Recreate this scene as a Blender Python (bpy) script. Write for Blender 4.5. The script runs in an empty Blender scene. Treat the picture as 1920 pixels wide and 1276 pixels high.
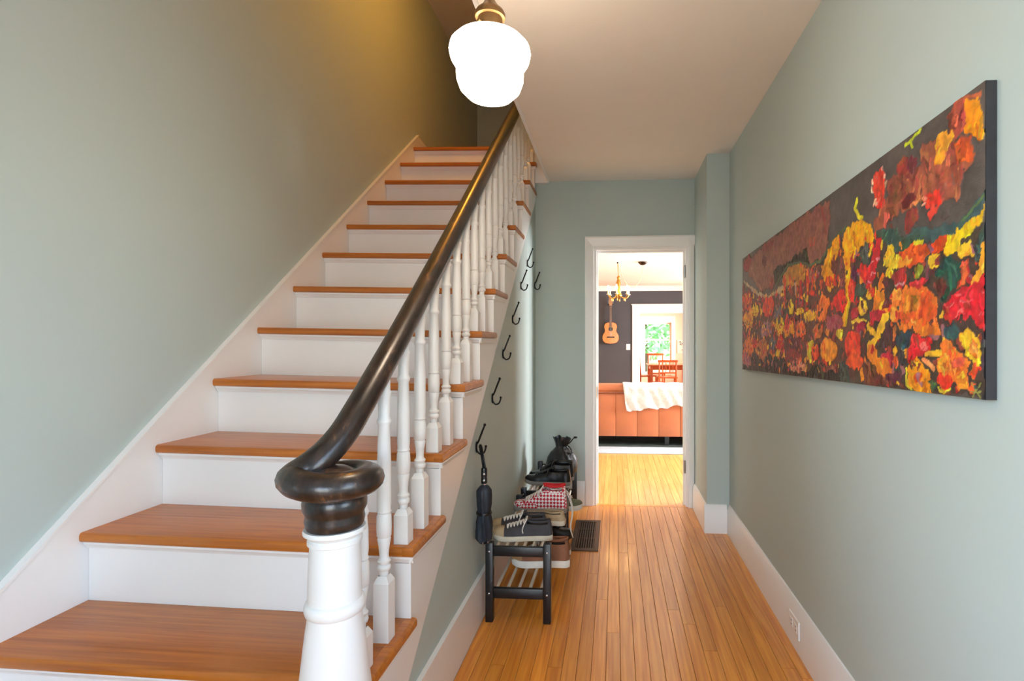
import bpy, bmesh, math, random
import numpy as np
from mathutils import Vector, Matrix
random.seed(11)
sc = bpy.context.scene
COL = sc.collection
PI = math.pi

# ------------------------------------------------------------------ camera
cam = bpy.data.cameras.new('camera'); co = bpy.data.objects.new('camera', cam); COL.objects.link(co)
co.location = (0, 0, 1.24); co.rotation_euler = (PI/2, 0, 0.0679)
cam.sensor_width = 36; cam.lens = 36*1000/1920
cam.shift_x = -(1084.6-960)/1920; cam.shift_y = (642.4-638)/1920
cam.clip_start = .02; cam.clip_end = 200
sc.camera = co
# ------------------------------------------------------------------ world, exposure
w = bpy.data.worlds.new('world'); sc.world = w; w.use_nodes = True
nt = w.node_tree; bg = nt.nodes['Background']
sky = nt.nodes.new('ShaderNodeTexSky'); sky.sky_type = 'NISHITA'; sky.sun_disc = False
sky.sun_elevation = math.radians(50); sky.sun_rotation = math.radians(200)
nt.links.new(sky.outputs[0], bg.inputs[0]); bg.inputs[1].default_value = 0.8
sc.view_settings.view_transform = 'Standard'; sc.view_settings.look = 'None'
sc.view_settings.exposure = 0.64; sc.view_settings.gamma = 1.0
sc.view_settings.use_curve_mapping = False
sc.cycles.use_denoising = True
sc.cycles.max_bounces = 6; sc.cycles.diffuse_bounces = 4; sc.cycles.glossy_bounces = 3; sc.cycles.sample_clamp_indirect = 5.0
sc.cycles.caustics_reflective = False; sc.cycles.caustics_refractive = False
sc.cycles.use_adaptive_sampling = True; sc.cycles.adaptive_threshold = .06; sc.cycles.adaptive_min_samples = 16
# ------------------------------------------------------------------ daylight through the doors and windows, and fill through added ones
def area(name, loc, rot, sx, sy, power, col):
    l = bpy.data.lights.new(name, 'AREA'); l.shape = 'RECTANGLE'; l.size = sx; l.size_y = sy
    l.energy = power; l.color = col
    o = bpy.data.objects.new(name, l); COL.objects.link(o); o.location = loc; o.rotation_euler = rot
    return o
COOL = (.72, .86, 1.0)
area('daylight_front_door', (-.05, -1.80, 1.25), (PI/2, 0, 0), 1.35, 2.0, 25, COOL)      # outside the glazed front door
area('fill_entry_left', (-1.86, -.45, 1.45), (PI/2, 0, -PI/2), 1.6, 1.4, 39, COOL)     # fill for the right wall, outside an added entry window
area('fill_entry_right', (.96, .10, 1.45), (PI/2, 0, PI/2), 1.4, 1.4, 14, COOL)       # fill for the left wall, outside an added window on the right
area('daylight_living_east', (4.00, 6.2, 1.35), (PI/2, 0, PI/2), 2.4, 1.5, 480, (.97, .98, 1))
area('daylight_living_east_far', (4.00, 9.6, 1.35), (PI/2, 0, PI/2), 2.4, 1.5, 330, (.97, .98, 1))
area('fill_dining_east', (4.00, 13.8, 1.35), (PI/2, 0, PI/2), 2.2, 1.5, 480, (1, .96, .90))  # fill light outside an added dining side window
sun = bpy.data.lights.new('sun', 'SUN'); sun.energy = 10.0; sun.angle = .01; sun.color = (1, .95, .86)
so = bpy.data.objects.new('sun', sun); COL.objects.link(so); so.rotation_euler = (math.radians(-35), math.radians(12), 0)

# ------------------------------------------------------------------ helpers
def lin(c):
    return tuple(((v/255)/12.92 if v/255 <= .04045 else ((v/255+.055)/1.055)**2.4) for v in c)
MATS = {}
def M(name, rgb, rough=.5, metal=0, var=.08, scale=6., bump=0., bscale=60., coat=0., spec=.5, stretch=None, obj_rand=0., emit=0., alpha=1., sheen=0.):
    """procedural paint / wood / metal: base colour varied by noise, optional bump"""
    if name in MATS: return MATS[name]
    m = bpy.data.materials.new(name); m.use_nodes = True; n = m.node_tree.nodes; k = m.node_tree.links.new
    b = n['Principled BSDF']; c = lin(rgb)
    tc = n.new('ShaderNodeTexCoord'); mp = n.new('ShaderNodeMapping'); k(tc.outputs['Object'], mp.inputs[0])
    if stretch: mp.inputs['Scale'].default_value = stretch
    no = n.new('ShaderNodeTexNoise'); no.inputs['Scale'].default_value = scale; no.inputs['Detail'].default_value = 2
    k(mp.outputs[0], no.inputs[0])
    mx = n.new('ShaderNodeMix'); mx.data_type = 'RGBA'
    mx.inputs[6].default_value = (*[v*(1-var*2) for v in c], 1); mx.inputs[7].default_value = (*[min(1, v*(1+var*2)) for v in c], 1)
    k(no.outputs[0], mx.inputs[0]); out = mx.outputs[2]
    if obj_rand:
        oi = n.new('ShaderNodeObjectInfo'); hs = n.new('ShaderNodeHueSaturation')
        mr = n.new('ShaderNodeMapRange'); mr.inputs[3].default_value = 1-obj_rand; mr.inputs[4].default_value = 1+obj_rand
        k(oi.outputs['Random'], mr.inputs[0]); k(mr.outputs[0], hs.inputs['Value']); k(out, hs.inputs['Color']); out = hs.outputs[0]
    k(out, b.inputs['Base Color'])
    b.inputs['Roughness'].default_value = rough; b.inputs['Metallic'].default_value = metal
    b.inputs['Coat Weight'].default_value = coat; b.inputs['Coat Roughness'].default_value = .15
    b.inputs['Specular IOR Level'].default_value = spec
    if sheen: b.inputs['Sheen Weight'].default_value = sheen
    if emit:
        b.inputs['Emission Color'].default_value = (*c, 1); b.inputs['Emission Strength'].default_value = emit
    if bump:
        n2 = n.new('ShaderNodeTexNoise'); n2.inputs['Scale'].default_value = bscale; n2.inputs['Detail'].default_value = 2
        k(mp.outputs[0], n2.inputs[0])
        bp = n.new('ShaderNodeBump'); bp.inputs['Strength'].default_value = bump; bp.inputs['Distance'].default_value = .01
        k(n2.outputs[0], bp.inputs['Height']); k(bp.outputs[0], b.inputs['Normal'])
    MATS[name] = m
    return m

def wood_mat(name, light, dark, rough, along='Y', world=True, rand=.16, coat=.3, gscale=1.0, wear=None):
    m = bpy.data.materials.new(name); m.use_nodes = True; n = m.node_tree.nodes; k = m.node_tree.links.new
    b = n['Principled BSDF']
    g = n.new('ShaderNodeNewGeometry'); oi = n.new('ShaderNodeObjectInfo')
    mu = n.new('ShaderNodeMath'); mu.operation = 'MULTIPLY'; mu.inputs[1].default_value = 37.0; k(oi.outputs['Random'], mu.inputs[0])
    cx = n.new('ShaderNodeCombineXYZ'); k(mu.outputs[0], cx.inputs[0]); k(mu.outputs[0], cx.inputs[1])
    va = n.new('ShaderNodeVectorMath'); va.operation = 'ADD'; k(g.outputs['Position'], va.inputs[0]); k(cx.outputs[0], va.inputs[1])
    mp = n.new('ShaderNodeMapping'); k(va.outputs[0], mp.inputs[0])
    mp.inputs['Scale'].default_value = {'Y': (40*gscale, 1.6*gscale, 40), 'X': (1.6*gscale, 40*gscale, 40)}[along]
    no = n.new('ShaderNodeTexNoise'); no.inputs['Scale'].default_value = 1.4; no.inputs['Detail'].default_value = 6; no.inputs['Distortion'].default_value = .6
    k(mp.outputs[0], no.inputs[0])
    mx = n.new('ShaderNodeMix'); mx.data_type = 'RGBA'; mx.inputs[6].default_value = (*lin(dark), 1); mx.inputs[7].default_value = (*lin(light), 1)
    rp = n.new('ShaderNodeMapRange'); rp.inputs[1].default_value = .3; rp.inputs[2].default_value = .65; k(no.outputs[0], rp.inputs[0]); k(rp.outputs[0], mx.inputs[0])
    out = mx.outputs[2]
    if wear:
        n3 = n.new('ShaderNodeTexNoise'); n3.inputs['Scale'].default_value = 3.2; n3.inputs['Detail'].default_value = 5; n3.inputs['Roughness'].default_value = .65
        k(va.outputs[0], n3.inputs[0])
        r3 = n.new('ShaderNodeMapRange'); r3.inputs[1].default_value = .48; r3.inputs[2].default_value = .72; r3.inputs[4].default_value = .6; k(n3.outputs[0], r3.inputs[0])
        m3 = n.new('ShaderNodeMix'); m3.data_type = 'RGBA'; k(r3.outputs[0], m3.inputs[0]); k(out, m3.inputs[6]); m3.inputs[7].default_value = (*lin(wear), 1); out = m3.outputs[2]
    hs = n.new('ShaderNodeHueSaturation'); mr = n.new('ShaderNodeMapRange'); mr.inputs[3].default_value = 1-rand; mr.inputs[4].default_value = 1+rand
    k(oi.outputs['Random'], mr.inputs[0]); k(mr.outputs[0], hs.inputs['Value']); k(out, hs.inputs['Color']); k(hs.outputs[0], b.inputs['Base Color'])
    b.inputs['Roughness'].default_value = rough; b.inputs['Coat Weight'].default_value = coat; b.inputs['Coat Roughness'].default_value = .12
    bp = n.new('ShaderNodeBump'); bp.inputs['Strength'].default_value = .08; bp.inputs['Distance'].default_value = .004
    k(no.outputs[0], bp.inputs['Height']); k(bp.outputs[0], b.inputs['Normal'])
    MATS[name] = m
    return m

def glass_mat():
    m = bpy.data.materials.new('window_glass'); m.use_nodes = True; n = m.node_tree.nodes; k = m.node_tree.links.new
    tr = n.new('ShaderNodeBsdfTransparent'); gl = n.new('ShaderNodeBsdfGlossy'); gl.inputs['Roughness'].default_value = .02
    fr = n.new('ShaderNodeFresnel'); mx = n.new('ShaderNodeMixShader')
    k(fr.outputs[0], mx.inputs[0]); k(tr.outputs[0], mx.inputs[1]); k(gl.outputs[0], mx.inputs[2]); k(mx.outputs[0], n['Material Output'].inputs[0])
    return m

def box(bm, x0, x1, y0, y1, z0, z1):
    v = [bm.verts.new(p) for p in ((x0,y0,z0),(x1,y0,z0),(x1,y1,z0),(x0,y1,z0),(x0,y0,z1),(x1,y0,z1),(x1,y1,z1),(x0,y1,z1))]
    for f in ((3,2,1,0),(4,5,6,7),(0,1,5,4),(1,2,6,5),(2,3,7,6),(3,0,4,7)): bm.faces.new([v[i] for i in f])
    return v
def bbox(x0, x1, y0, y1, z0, z1, bev=0, seg=2):
    bm = bmesh.new(); box(bm, x0, x1, y0, y1, z0, z1)
    if bev: bmesh.ops.bevel(bm, geom=list(bm.edges), offset=bev, segments=seg, affect='EDGES', profile=.5)
    return bm
def prism(bm, pts, axis, a, b):
    """extrude a polygon; axis 'X': pts are (y,z); 'Y': (x,z); 'Z': (x,y)"""
    def P(p, t): return {'X': (t, p[0], p[1]), 'Y': (p[0], t, p[1]), 'Z': (p[0], p[1], t)}[axis]
    A = [bm.verts.new(P(p, a)) for p in pts]; B = [bm.verts.new(P(p, b)) for p in pts]
    n = len(pts)
    bm.faces.new(A); bm.faces.new(B[::-1])
    for i in range(n): bm.faces.new((A[i], B[i], B[(i+1) % n], A[(i+1) % n]))
    bmesh.ops.recalc_face_normals(bm, faces=bm.faces)
def lathe(bm, prof, c=(0, 0, 0), n=24, capb=True, capt=True):
    rings = []
    for r, z in prof:
        rings.append([bm.verts.new((c[0]+r*math.cos(2*PI*i/n), c[1]+r*math.sin(2*PI*i/n), c[2]+z)) for i in range(n)])
    for a, b in zip(rings, rings[1:]):
        for i in range(n): bm.faces.new((a[i], a[(i+1) % n], b[(i+1) % n], b[i]))
    if capb: bm.faces.new(rings[0][::-1])
    if capt: bm.faces.new(rings[-1])
def tube(bm, pts, r, n=8, closed=False, squash=1.0, up=None):
    pts = [Vector(p) for p in pts]; N = len(pts); rings = []
    rr = r if isinstance(r, (list, tuple)) else [r]*N
    prev = None
    for i, p in enumerate(pts):
        t = (pts[min(i+1, N-1)]-pts[max(i-1, 0)]).normalized()
        if up is not None: a = t.cross(Vector(up)).normalized()
        else:
            if prev is None:
                ref = Vector((0, 0, 1)) if abs(t.z) < .9 else Vector((1, 0, 0)); a = t.cross(ref).normalized()
            else: a = (prev-t*prev.dot(t)).normalized()
        prev = a; b = a.cross(t).normalized()
        rings.append([bm.verts.new(p+a*rr[i]*math.cos(2*PI*j/n)+b*rr[i]*squash*math.sin(2*PI*j/n)) for j in range(n)])
    for a, b in zip(rings, rings[1:]):
        for j in range(n): bm.faces.new((a[j], b[j], b[(j+1) % n], a[(j+1) % n]))
    bm.faces.new(rings[0]); bm.faces.new(rings[-1][::-1])
    bmesh.ops.recalc_face_normals(bm, faces=bm.faces)
def ellipsoid(bm, c, r, u=14, v=9):
    m = Matrix.Translation(c) @ Matrix.Diagonal((*r, 1))
    bmesh.ops.create_uvsphere(bm, u_segments=u, v_segments=v, radius=1, matrix=m)
def spline(P, n=8):
    """Catmull-Rom through points"""
    P = [Vector(p) for p in P]; out = []
    for i in range(len(P)-1):
        p0, p1, p2, p3 = P[max(i-1, 0)], P[i], P[i+1], P[min(i+2, len(P)-1)]
        for j in range(n):
            t = j/n
            out.append(.5*((2*p1)+(p2-p0)*t+(2*p0-5*p1+4*p2-p3)*t*t+(3*p1-p0-3*p2+p3)*t**3))
    out.append(P[-1]); return out
def obj(name, bm, mat, parent=None, smooth=0, world=True):
    me = bpy.data.meshes.new(name)
    if isinstance(bm, bmesh.types.BMesh): bm.to_mesh(me); bm.free()
    else: me = bm
    if mat is not None: me.materials.append(mat)
    if smooth:
        me.polygons.foreach_set('use_smooth', [True]*len(me.polygons))
        me.set_sharp_from_angle(angle=math.radians(smooth))
    o = bpy.data.objects.new(name, me); COL.objects.link(o)
    if parent is not None:
        o.parent = parent
        if world and parent.type == 'EMPTY': o.matrix_parent_inverse = Matrix.Translation(-parent.location)
    return o
def tag(o, label, cat=None, group=None, kind=None):
    o['label'] = label
    if cat: o['category'] = cat
    if group: o['group'] = group
    if kind: o['kind'] = kind
    return o
def thing(name, label, cat, loc=(0, 0, 0), rz=0, group=None):
    o = bpy.data.objects.new(name, None); COL.objects.link(o); o.location = loc; o.rotation_euler = (0, 0, rz)
    o.empty_display_size = .1
    return tag(o, label, cat, group)
def struct(name, bm, mat, label, cat, smooth=0):
    return tag(obj(name, bm, mat, None, smooth), label, cat, kind='structure')
def BM(): return bmesh.new()
def boxes(*bs):
    bm = BM()
    for b in bs: box(bm, *b)
    return bm

# ------------------------------------------------------------------ materials
PAINT = M('sage_wall_paint', (184, 198, 195), .68, var=.012, scale=2.5, spec=.3)
CEIL = M('ceiling_paint', (240, 234, 226), .7, var=.01)
WHITE = M('white_gloss_paint', (240, 240, 239), .32, var=.012)
CREAM = M('cream_wall', (240, 214, 196), .6, var=.02)
NAVY = M('charcoal_wall_paint', (70, 70, 76), .55, var=.05, scale=4)
BLACKWOOD = M('black_stained_wood', (20, 20, 23), .35, var=.15, scale=14, bump=.06, stretch=(1, 8, 8))
DARKRAIL = None
OAK = wood_mat('oak_strip_floor', (240, 162, 64), (208, 122, 36), .28, 'Y', rand=.12, coat=.35)
OAKSUN = wood_mat('sunwashed_oak_strip_floor', (246, 188, 108), (224, 154, 76), .3, 'Y', rand=.10, coat=.3)  # lighter copy of the hall oak, with sun wash put into the colours
TREADW = wood_mat('stair_tread_wood', (194, 114, 32), (158, 84, 17), .34, 'X', rand=.07, coat=.3, wear=(188, 120, 62))
SUBFLOOR = M('dark_floor_seam', (70, 38, 16), .7)
GLASS = glass_mat()
CHROME = M('steel', (190, 190, 195), .25, 1, var=.03)
IRON = M('black_iron', (22, 22, 24), .38, .7, var=.1)
BRASS = M('antique_brass', (176, 132, 66), .3, 1, var=.1)
# ------------------------------------------------------------------ room shell
XH, XW, XP, YF, CZ = -.5906, .7466, .601, 4.07, 2.476     # hall wall, right wall, pier, far wall, ceiling
XL, XR, Y3, RUN, Z3, RISE, SAG = -1.633, -.5875, 1.5217, .2714, .659, .2175, .0197
XE = -.50                                                  # edge of the stairwell opening in the ceiling
XLW = -1.65
def yk(k): return Y3+(k-3)*RUN
def zk(k): return Z3+(k-3)*RISE
def sg(x): return -SAG*(x-XL)/(XR-XL)

floor = struct('floor', boxes((XLW, XW, -1.62, YF+.03, -.1, -.004)), SUBFLOOR, 'honey oak strip floor of the hallway beside the staircase', 'floor')
floor2 = struct('floor', boxes((-3.3, 4.0, YF+.03, 16.2, -.1, -.014)), SUBFLOOR, 'oak strip floor in the living room beyond the doorway, sun wash painted into its colour', 'floor')
def plank_mesh(mat):
    bm = BM(); wd = .0557-.0011; c = .0012
    prism(bm, [(-wd/2, -.004), (wd/2, -.004), (wd/2, -c), (wd/2-c, 0), (-wd/2+c, 0), (-wd/2, -c)], 'Y', -.5, .5)
    me = bpy.data.meshes.new('plank'); bm.to_mesh(me); bm.free(); me.materials.append(mat); return me
PLANK = plank_mesh(OAK); PLANK2 = plank_mesh(OAKSUN)
def lay(parent, xs, y0, y1, lo, hi, z=0.0, me=PLANK):
    for i, x in enumerate(xs):
        y = y0; first = True
        while y < y1-.02:
            L = random.uniform(lo, hi)*(random.uniform(.3, 1) if first else 1); first = False
            e = y+L
            if e > y1-.35: e = y1
            p = bpy.data.objects.new('plank', me); COL.objects.link(p); p.parent = parent
            p.location = (x, (y+e)/2, z); p.scale = (1, e-y-.0015, 1); y = e
xs = [XH+.0557*(i+.5) for i in range(24)]
lay(floor, xs, -1.6, YF+.0, 1.1, 2.6)
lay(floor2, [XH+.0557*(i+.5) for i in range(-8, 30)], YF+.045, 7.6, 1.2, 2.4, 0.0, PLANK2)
floor2_far = obj('plank_field', boxes((-3.3, -1.037, YF+.03, 16.2, -.014, 0), (1.0805, 4.0, YF+.03, 16.2, -.014, 0), (-1.037, 1.0805, 7.6, 16.2, -.014, 0)), OAKSUN, floor2); floor2_far['kind'] = 'stuff'
obj('plank_field', boxes((XLW, XH, -1.62, 1.0, -.004, 0)), OAK, floor)['kind'] = 'stuff'
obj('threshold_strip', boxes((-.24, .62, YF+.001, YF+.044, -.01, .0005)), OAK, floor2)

struct('wall_right', boxes((XW, XW+.12, .80, YF, 0, CZ), (XW, XW+.12, -1.74, -.60, 0, CZ), (XW, XW+.12, -.60, .80, 0, .75), (XW, XW+.12, -.60, .80, 2.15, CZ)), PAINT, 'long pale sage wall on the right behind the painting', 'wall')
struct('wall_pier', boxes((XP, XW, 3.54, YF, 0, CZ)), PAINT, 'narrow projecting sage wall pier right of the doorway', 'wall')
# wall across the hall's end with its door opening
DX0, DX1, DZ = -.16, .556, 1.968
bm = BM()
prism(bm, [(-3.3, 0), (DX0, 0), (DX0, DZ), (DX1, DZ), (DX1, 0), (4.0, 0), (4.0, CZ), (-3.3, CZ)], 'Y', YF, YF+.12)
struct('wall_end', bm, PAINT, 'sage end wall of the hall around the white cased doorway', 'wall')
struct('wall_left', boxes((XLW-.12, XLW, .35, 6.44, 0, 4.27), (XLW-.12, XLW, -1.74, -1.25, 0, 4.27), (XLW-.12, XLW, -1.25, .35, 0, .75), (XLW-.12, XLW, -1.25, .35, 2.15, 4.27)), PAINT, 'tall sage wall rising along the left side of the stairs', 'wall')
XS = XH-.017                                               # face of the wall and stringer, behind the baseboard
DIAG = lambda y: .244+.825*(y-1.534)
bm = BM(); prism(bm, [(1.238, 0), (YF, 0), (YF, DIAG(YF)-.004), (1.238, 0.002)], 'X', XS-.05, XS)
struct('wall_under_stairs', bm, PAINT, 'triangular sage wall under the staircase carrying the coat hooks', 'wall')
struct('ceiling', boxes((XE, XW, .9, YF, CZ, CZ+.12), (XLW, XW, -1.62, .9, CZ, CZ+.12)), CEIL, 'off-white ceiling over the hallway', 'ceiling')
struct('ceiling_upper', boxes((XLW, XE+.1, -.3, 6.44, 4.27, 4.37)), CEIL, 'shadowed ceiling above the top of the stairs', 'ceiling')
struct('wall_stairwell', boxes((XE, XE+.1, .9, 6.44, CZ+.12, 4.27)), PAINT, 'upper stairwell wall above the hall ceiling', 'wall')
struct('wall_stairwell_near', boxes((XLW, XE, .8, .9, CZ+.12, 4.27)), PAINT, 'upper stairwell wall above the entrance', 'wall')
struct('wall_landing', boxes((XLW, XE, 6.32, 6.44, CZ+.12, 4.27)), PAINT, 'olive wall at the far end of the upper landing', 'wall')
struct('floor_landing', boxes((XLW, XE, yk(13)+.34, 6.32, CZ+.13, zk(13))), TREADW, 'wooden upper landing at the top of the stairs', 'floor')
# white board closing the far end of the stairwell opening, and the strip along its edge
struct('trim_stairwell_end', boxes((XS+.004, XE, YF-.05, YF, CZ-.022, zk(13)-.04)), WHITE, 'white board closing the stairwell opening at the hall end', 'trim')
struct('trim_stairwell_edge', boxes((XE-.012, XE+.006, .9, YF-.05, CZ-.006, CZ+.12)), WHITE, 'thin white trim along the edge of the stairwell opening', 'trim')
# front wall behind the camera with its glazed door
bm = BM()
prism(bm, [(XLW, 0), (-.75, 0), (-.75, 2.12), (.65, 2.12), (.65, 0), (XW, 0), (XW, CZ), (XLW, CZ)], 'Y', -1.74, -1.62)
struct('wall_front', bm, PAINT, 'front entrance wall behind the viewer', 'wall')
fd = thing('door_1', 'white glazed front door with sidelight behind the viewer', 'door', (-.05, -1.68, 0)); fd['kind'] = 'structure'
obj('door_frame', boxes((-.75, -.70, -1.74, -1.64, 0, 2.12), (.60, .65, -1.74, -1.64, 0, 2.12), (-.70, .60, -1.74, -1.64, 2.07, 2.12), (-.70, .60, -1.74, -1.64, 0, .12), (-.12, -.06, -1.74, -1.64, .12, 2.07)), WHITE, fd)
obj('pane', boxes((-.70, -.12, -1.692, -1.686, .12, 2.07)), GLASS, fd); obj('pane', boxes((-.06, .60, -1.692, -1.686, .12, 2.07)), GLASS, fd)

for nm, lab, x, a, b in (('window_5', 'unseen window added left of the front door for fill light', XLW-.06, -1.25, .35), ('window_6', 'unseen window added in the right wall near the entrance for fill light', XW+.06, -.60, .80)):  # unseen windows, added so fill light reaches the hall walls
    t = thing(nm, lab, 'window', (x, (a+b)/2, .75)); t['kind'] = 'structure'
    obj('window_frame', boxes((x-.07, x+.07, a, a+.05, .75, 2.15), (x-.07, x+.07, b-.05, b, .75, 2.15), (x-.07, x+.07, a+.05, b-.05, .75, .80), (x-.07, x+.07, a+.05, b-.05, 2.10, 2.15), (x-.03, x+.03, a+.05, b-.05, 1.43, 1.47)), WHITE, t)
    for z0, z1 in ((.80, 1.43), (1.47, 2.10)): obj('pane', boxes((x-.002, x+.002, a+.05, b-.05, z0, z1)), GLASS, t)
# upstairs ceiling lamp
ul = thing('ceiling_lamp', 'warm flush ceiling lamp above the stairwell', 'lamp', (-.80, 3.30, 4.27))
bm = BM(); lathe(bm, [(.02, 4.16), (.09, 4.17), (.13, 4.20), (.14, 4.24)], (-.80, 3.30, 0), 24); obj('glass_bowl', bm, M('warm_lit_glass', (255, 170, 62), .4, var=0, emit=44.0), ul, 60)
bm = BM(); lathe(bm, [(.142, 4.24), (.15, 4.25), (.15, 4.2695)], (-.80, 3.30, 0), 24); obj('rim', bm, BRASS, ul, 40)

# baseboards (profiled)
BP = [(0, 0), (.018, 0), (.018, .150), (.014, .158), (.012, .172), (.006, .184), (0, .186)]
def base_y(name, x, sgn, y0, y1, label, h=1.0):
    bm = BM(); prism(bm, [(x+sgn*a, z*h) for a, z in BP], 'Y', y0, y1)
    return struct(name, bm, WHITE, label, 'baseboard', 40)
def base_x(name, y, sgn, x0, x1, label, h=1.0):
    bm = BM(); prism(bm, [(y+sgn*a, z*h) for a, z in BP], 'X', x0, x1)
    return struct(name, bm, WHITE, label, 'baseboard', 40)
base_y('baseboard_right', XW, -1, -1.6, 3.5215, 'tall white baseboard along the right wall with an outlet in it', 1.02)
base_x('baseboard_pier', 3.54, -1, XP-.018, XW-.018, 'short white baseboard across the front of the wall pier')
base_y('baseboard_pier_side', XP, -1, 3.5402, YF-.02, 'white baseboard along the side of the wall pier')
base_x('baseboard_end', YF, -1, XH+.0005, -.2275, 'short white baseboard on the end wall behind the shoe racks')
bm = BM(); prism(bm, [(1.30, 0), (YF-.001, 0), (YF-.001, .205), (1.485, .205)], 'X', XS+.0005, XH)
bb = struct('baseboard_left', bm, WHITE, 'white baseboard under the stairs running behind the shoe racks', 'baseboard')
# hall doorway trim
d2 = thing('door_2', 'white cased doorway from the hall into the living room', 'doorway', (.2, YF, 0)); d2['kind'] = 'structure'
def casing(x0, x1, z0, z1, vert):
    bm = BM(); y = YF
    if vert: prism(bm, [(x0, y), (x0, y-.018), (x0+.008, y-.022), (x1-.014, y-.016), (x1-.004, y-.012), (x1, y)], 'Z', z0, z1)
    else: prism(bm, [(y, z0), (y-.012, z0+.004), (y-.016, z0+.014), (y-.022, z1-.012), (y-.018, z1), (y, z1)], 'X', x0, x1)
    return bm
obj('casing', casing(-.226, DX0+.004, .001, 2.048, True), WHITE, d2)
obj('casing', casing(DX1-.004, XP-.0005, .001, 2.048, True), WHITE, d2)
obj('casing', casing(-.226, XP-.0005, DZ-.002, 2.049, False), WHITE, d2)
obj('jamb', boxes((DX0, DX0+.02, YF+.001, YF+.119, .001, DZ-.001)), WHITE, d2)
obj('jamb', boxes((DX1-.02, DX1, YF+.001, YF+.119, .001, DZ-.001)), WHITE, d2)
obj('jamb', boxes((DX0+.02, DX1-.02, YF+.001, YF+.119, DZ-.02, DZ-.001)), WHITE, d2)
obj('door_stop', boxes((DX0+.02, DX0+.034, YF+.05, YF+.08, .001, DZ-.02), (DX0+.034, DX1-.034, YF+.05, YF+.08, DZ-.034, DZ-.02), (DX1-.034, DX1-.02, YF+.05, YF+.08, .001, DZ-.02)), WHITE, d2)
for z in (.30, 1.78):
    bm = BM(); box(bm, DX1-.0225, DX1-.02, YF+.02, YF+.048, z-.045, z+.045)
    h = obj('hinge', bm, CHROME, d2); bm = BM(); lathe(bm, [(.006, -.048), (.006, .048)], (DX1-.026, YF+.016, z), 8); obj('hinge_pin', bm, CHROME, h)
obj('strike_plate', boxes((DX0+.02, DX0+.0225, YF+.02, YF+.045, .82, .90)), BRASS, d2)

# ------------------------------------------------------------------ staircase
stair = thing('staircase', 'white staircase with worn wooden treads climbing along the left wall', 'staircase', (-1.1, 1.0, 0))
RX = XR-.034
def shear(bm):
    for v in bm.verts: v.co.z += sg(v.co.x)
    return bm
for k in range(1, 14):
    y, z = yk(k), zk(k); back = y+RUN+.030
    if k == 13: back = y+.34
    xr = RX if k > 1 else -.53
    bm = BM(); box(bm, XL+.0005, xr, y, back-.001, z-.03, z)
    bmesh.ops.bevel(bm, geom=[e for e in bm.edges if all(abs(v.co.y-y) < 1e-6 for v in e.verts) and abs(e.verts[0].co.z-e.verts[1].co.z) < 1e-6], offset=.010, segments=3, affect='EDGES', profile=.5)
    t = obj('tread', shear(bm), TREADW, stair, 30)
    # return nosing along the open side
    bm = BM(); box(bm, xr+.0006, xr+.034, y, back+.002, z-.03, z)
    bmesh.ops.bevel(bm, geom=[e for e in bm.edges if (all(abs(v.co.y-y) < 1e-6 for v in e.verts) or all(abs(v.co.x-xr-.034) < 1e-6 for v in e.verts)) and abs(e.verts[0].co.z-e.verts[1].co.z) < 1e-6], offset=.010, segments=3, affect='EDGES', profile=.5)
    obj('return_nosing', shear(bm), TREADW, t, 30)
    # riser with the cove moulding under the nosing
    ry = y+.03; zb = zk(k-1)-.001 if k > 1 else 0
    xe = XS-.008 if k > 1 else -.555
    obj('riser', shear(boxes((XL+.001, xe, ry, ry+.018, zb, z-.031))), WHITE, stair)
    bm = BM(); prism(bm, [(ry+.001, z-.0305), (ry-.018, z-.0305), (ry-.018, z-.038), (ry-.011, z-.044), (ry-.008, z-.052), (ry+.001, z-.054)], 'X', XL+.002, xe+.020); obj('cove_moulding', shear(bm), WHITE, stair, 30)
    bm = BM(); prism(bm, [(XS+.0018, z-.0305), (XS+.014, z-.0305), (XS+.014, z-.036), (XS+.009, z-.044), (XS+.006, z-.052), (XS+.0018, z-.054)], 'Y', ry-.016, min(back, YF-.055 if k >= 11 else 9)); 
    if k > 1: obj('side_moulding', shear(bm), WHITE, stair, 30)
# outer stringer: saw-tooth top, sloping bottom
pts = []
for k in range(2, 14):
    ry = yk(k)+.03
    pts += [(ry, (zk(k-1) if k > 2 else .222)-.03-SAG), (ry, zk(k)-.031-SAG)]
pts += [(yk(13)+.37, zk(13)-.031-SAG), (yk(13)+.37, CZ+.125), (YF+.125, CZ+.125), (YF+.125, DIAG(YF)+.09), (YF-.001, DIAG(YF)), (1.31, DIAG(1.31))]
bm = BM(); prism(bm, pts, 'X', XS-.028, XS+.0015); obj('outer_stringer', bm, WHITE, stair)
for k in range(2, 14):                       # corner board where each riser meets the stringer
    ry = yk(k)+.03
    obj('riser_end', boxes((XS-.045, XS+.004, ry-.006, ry+.0005, (zk(k-1) if k > 1 else 0)-SAG+.0005, zk(k)-.054-SAG)), WHITE, stair)
# skirt board on the wall side
SK = lambda y: .575+.786*(y-1.312)
bm = BM(); yb = 4.345
prism(bm, [(.93, 0), (.93, SK(.93)), (yb, SK(yb)), (yb+.25, SK(yb)-.02), (6.319, SK(yb)-.02), (6.319, zk(13)+.0005), (yk(13)+.04, zk(13)-.03), (yk(13)+.04, zk(12)-.1), (1.4, 0.05), (1.3, 0)], 'X', XLW+.0005, XL)
obj('skirt_board', bm, WHITE, stair)
bm = BM(); prism(bm, [(.93, SK(.93)+.0005), (yb, SK(yb)+.0005), (yb, SK(yb)+.012), (.93, SK(.93)+.012)], 'X', XLW+.0005, XL+.006); obj('skirt_cap', bm, WHITE, stair)

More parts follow.
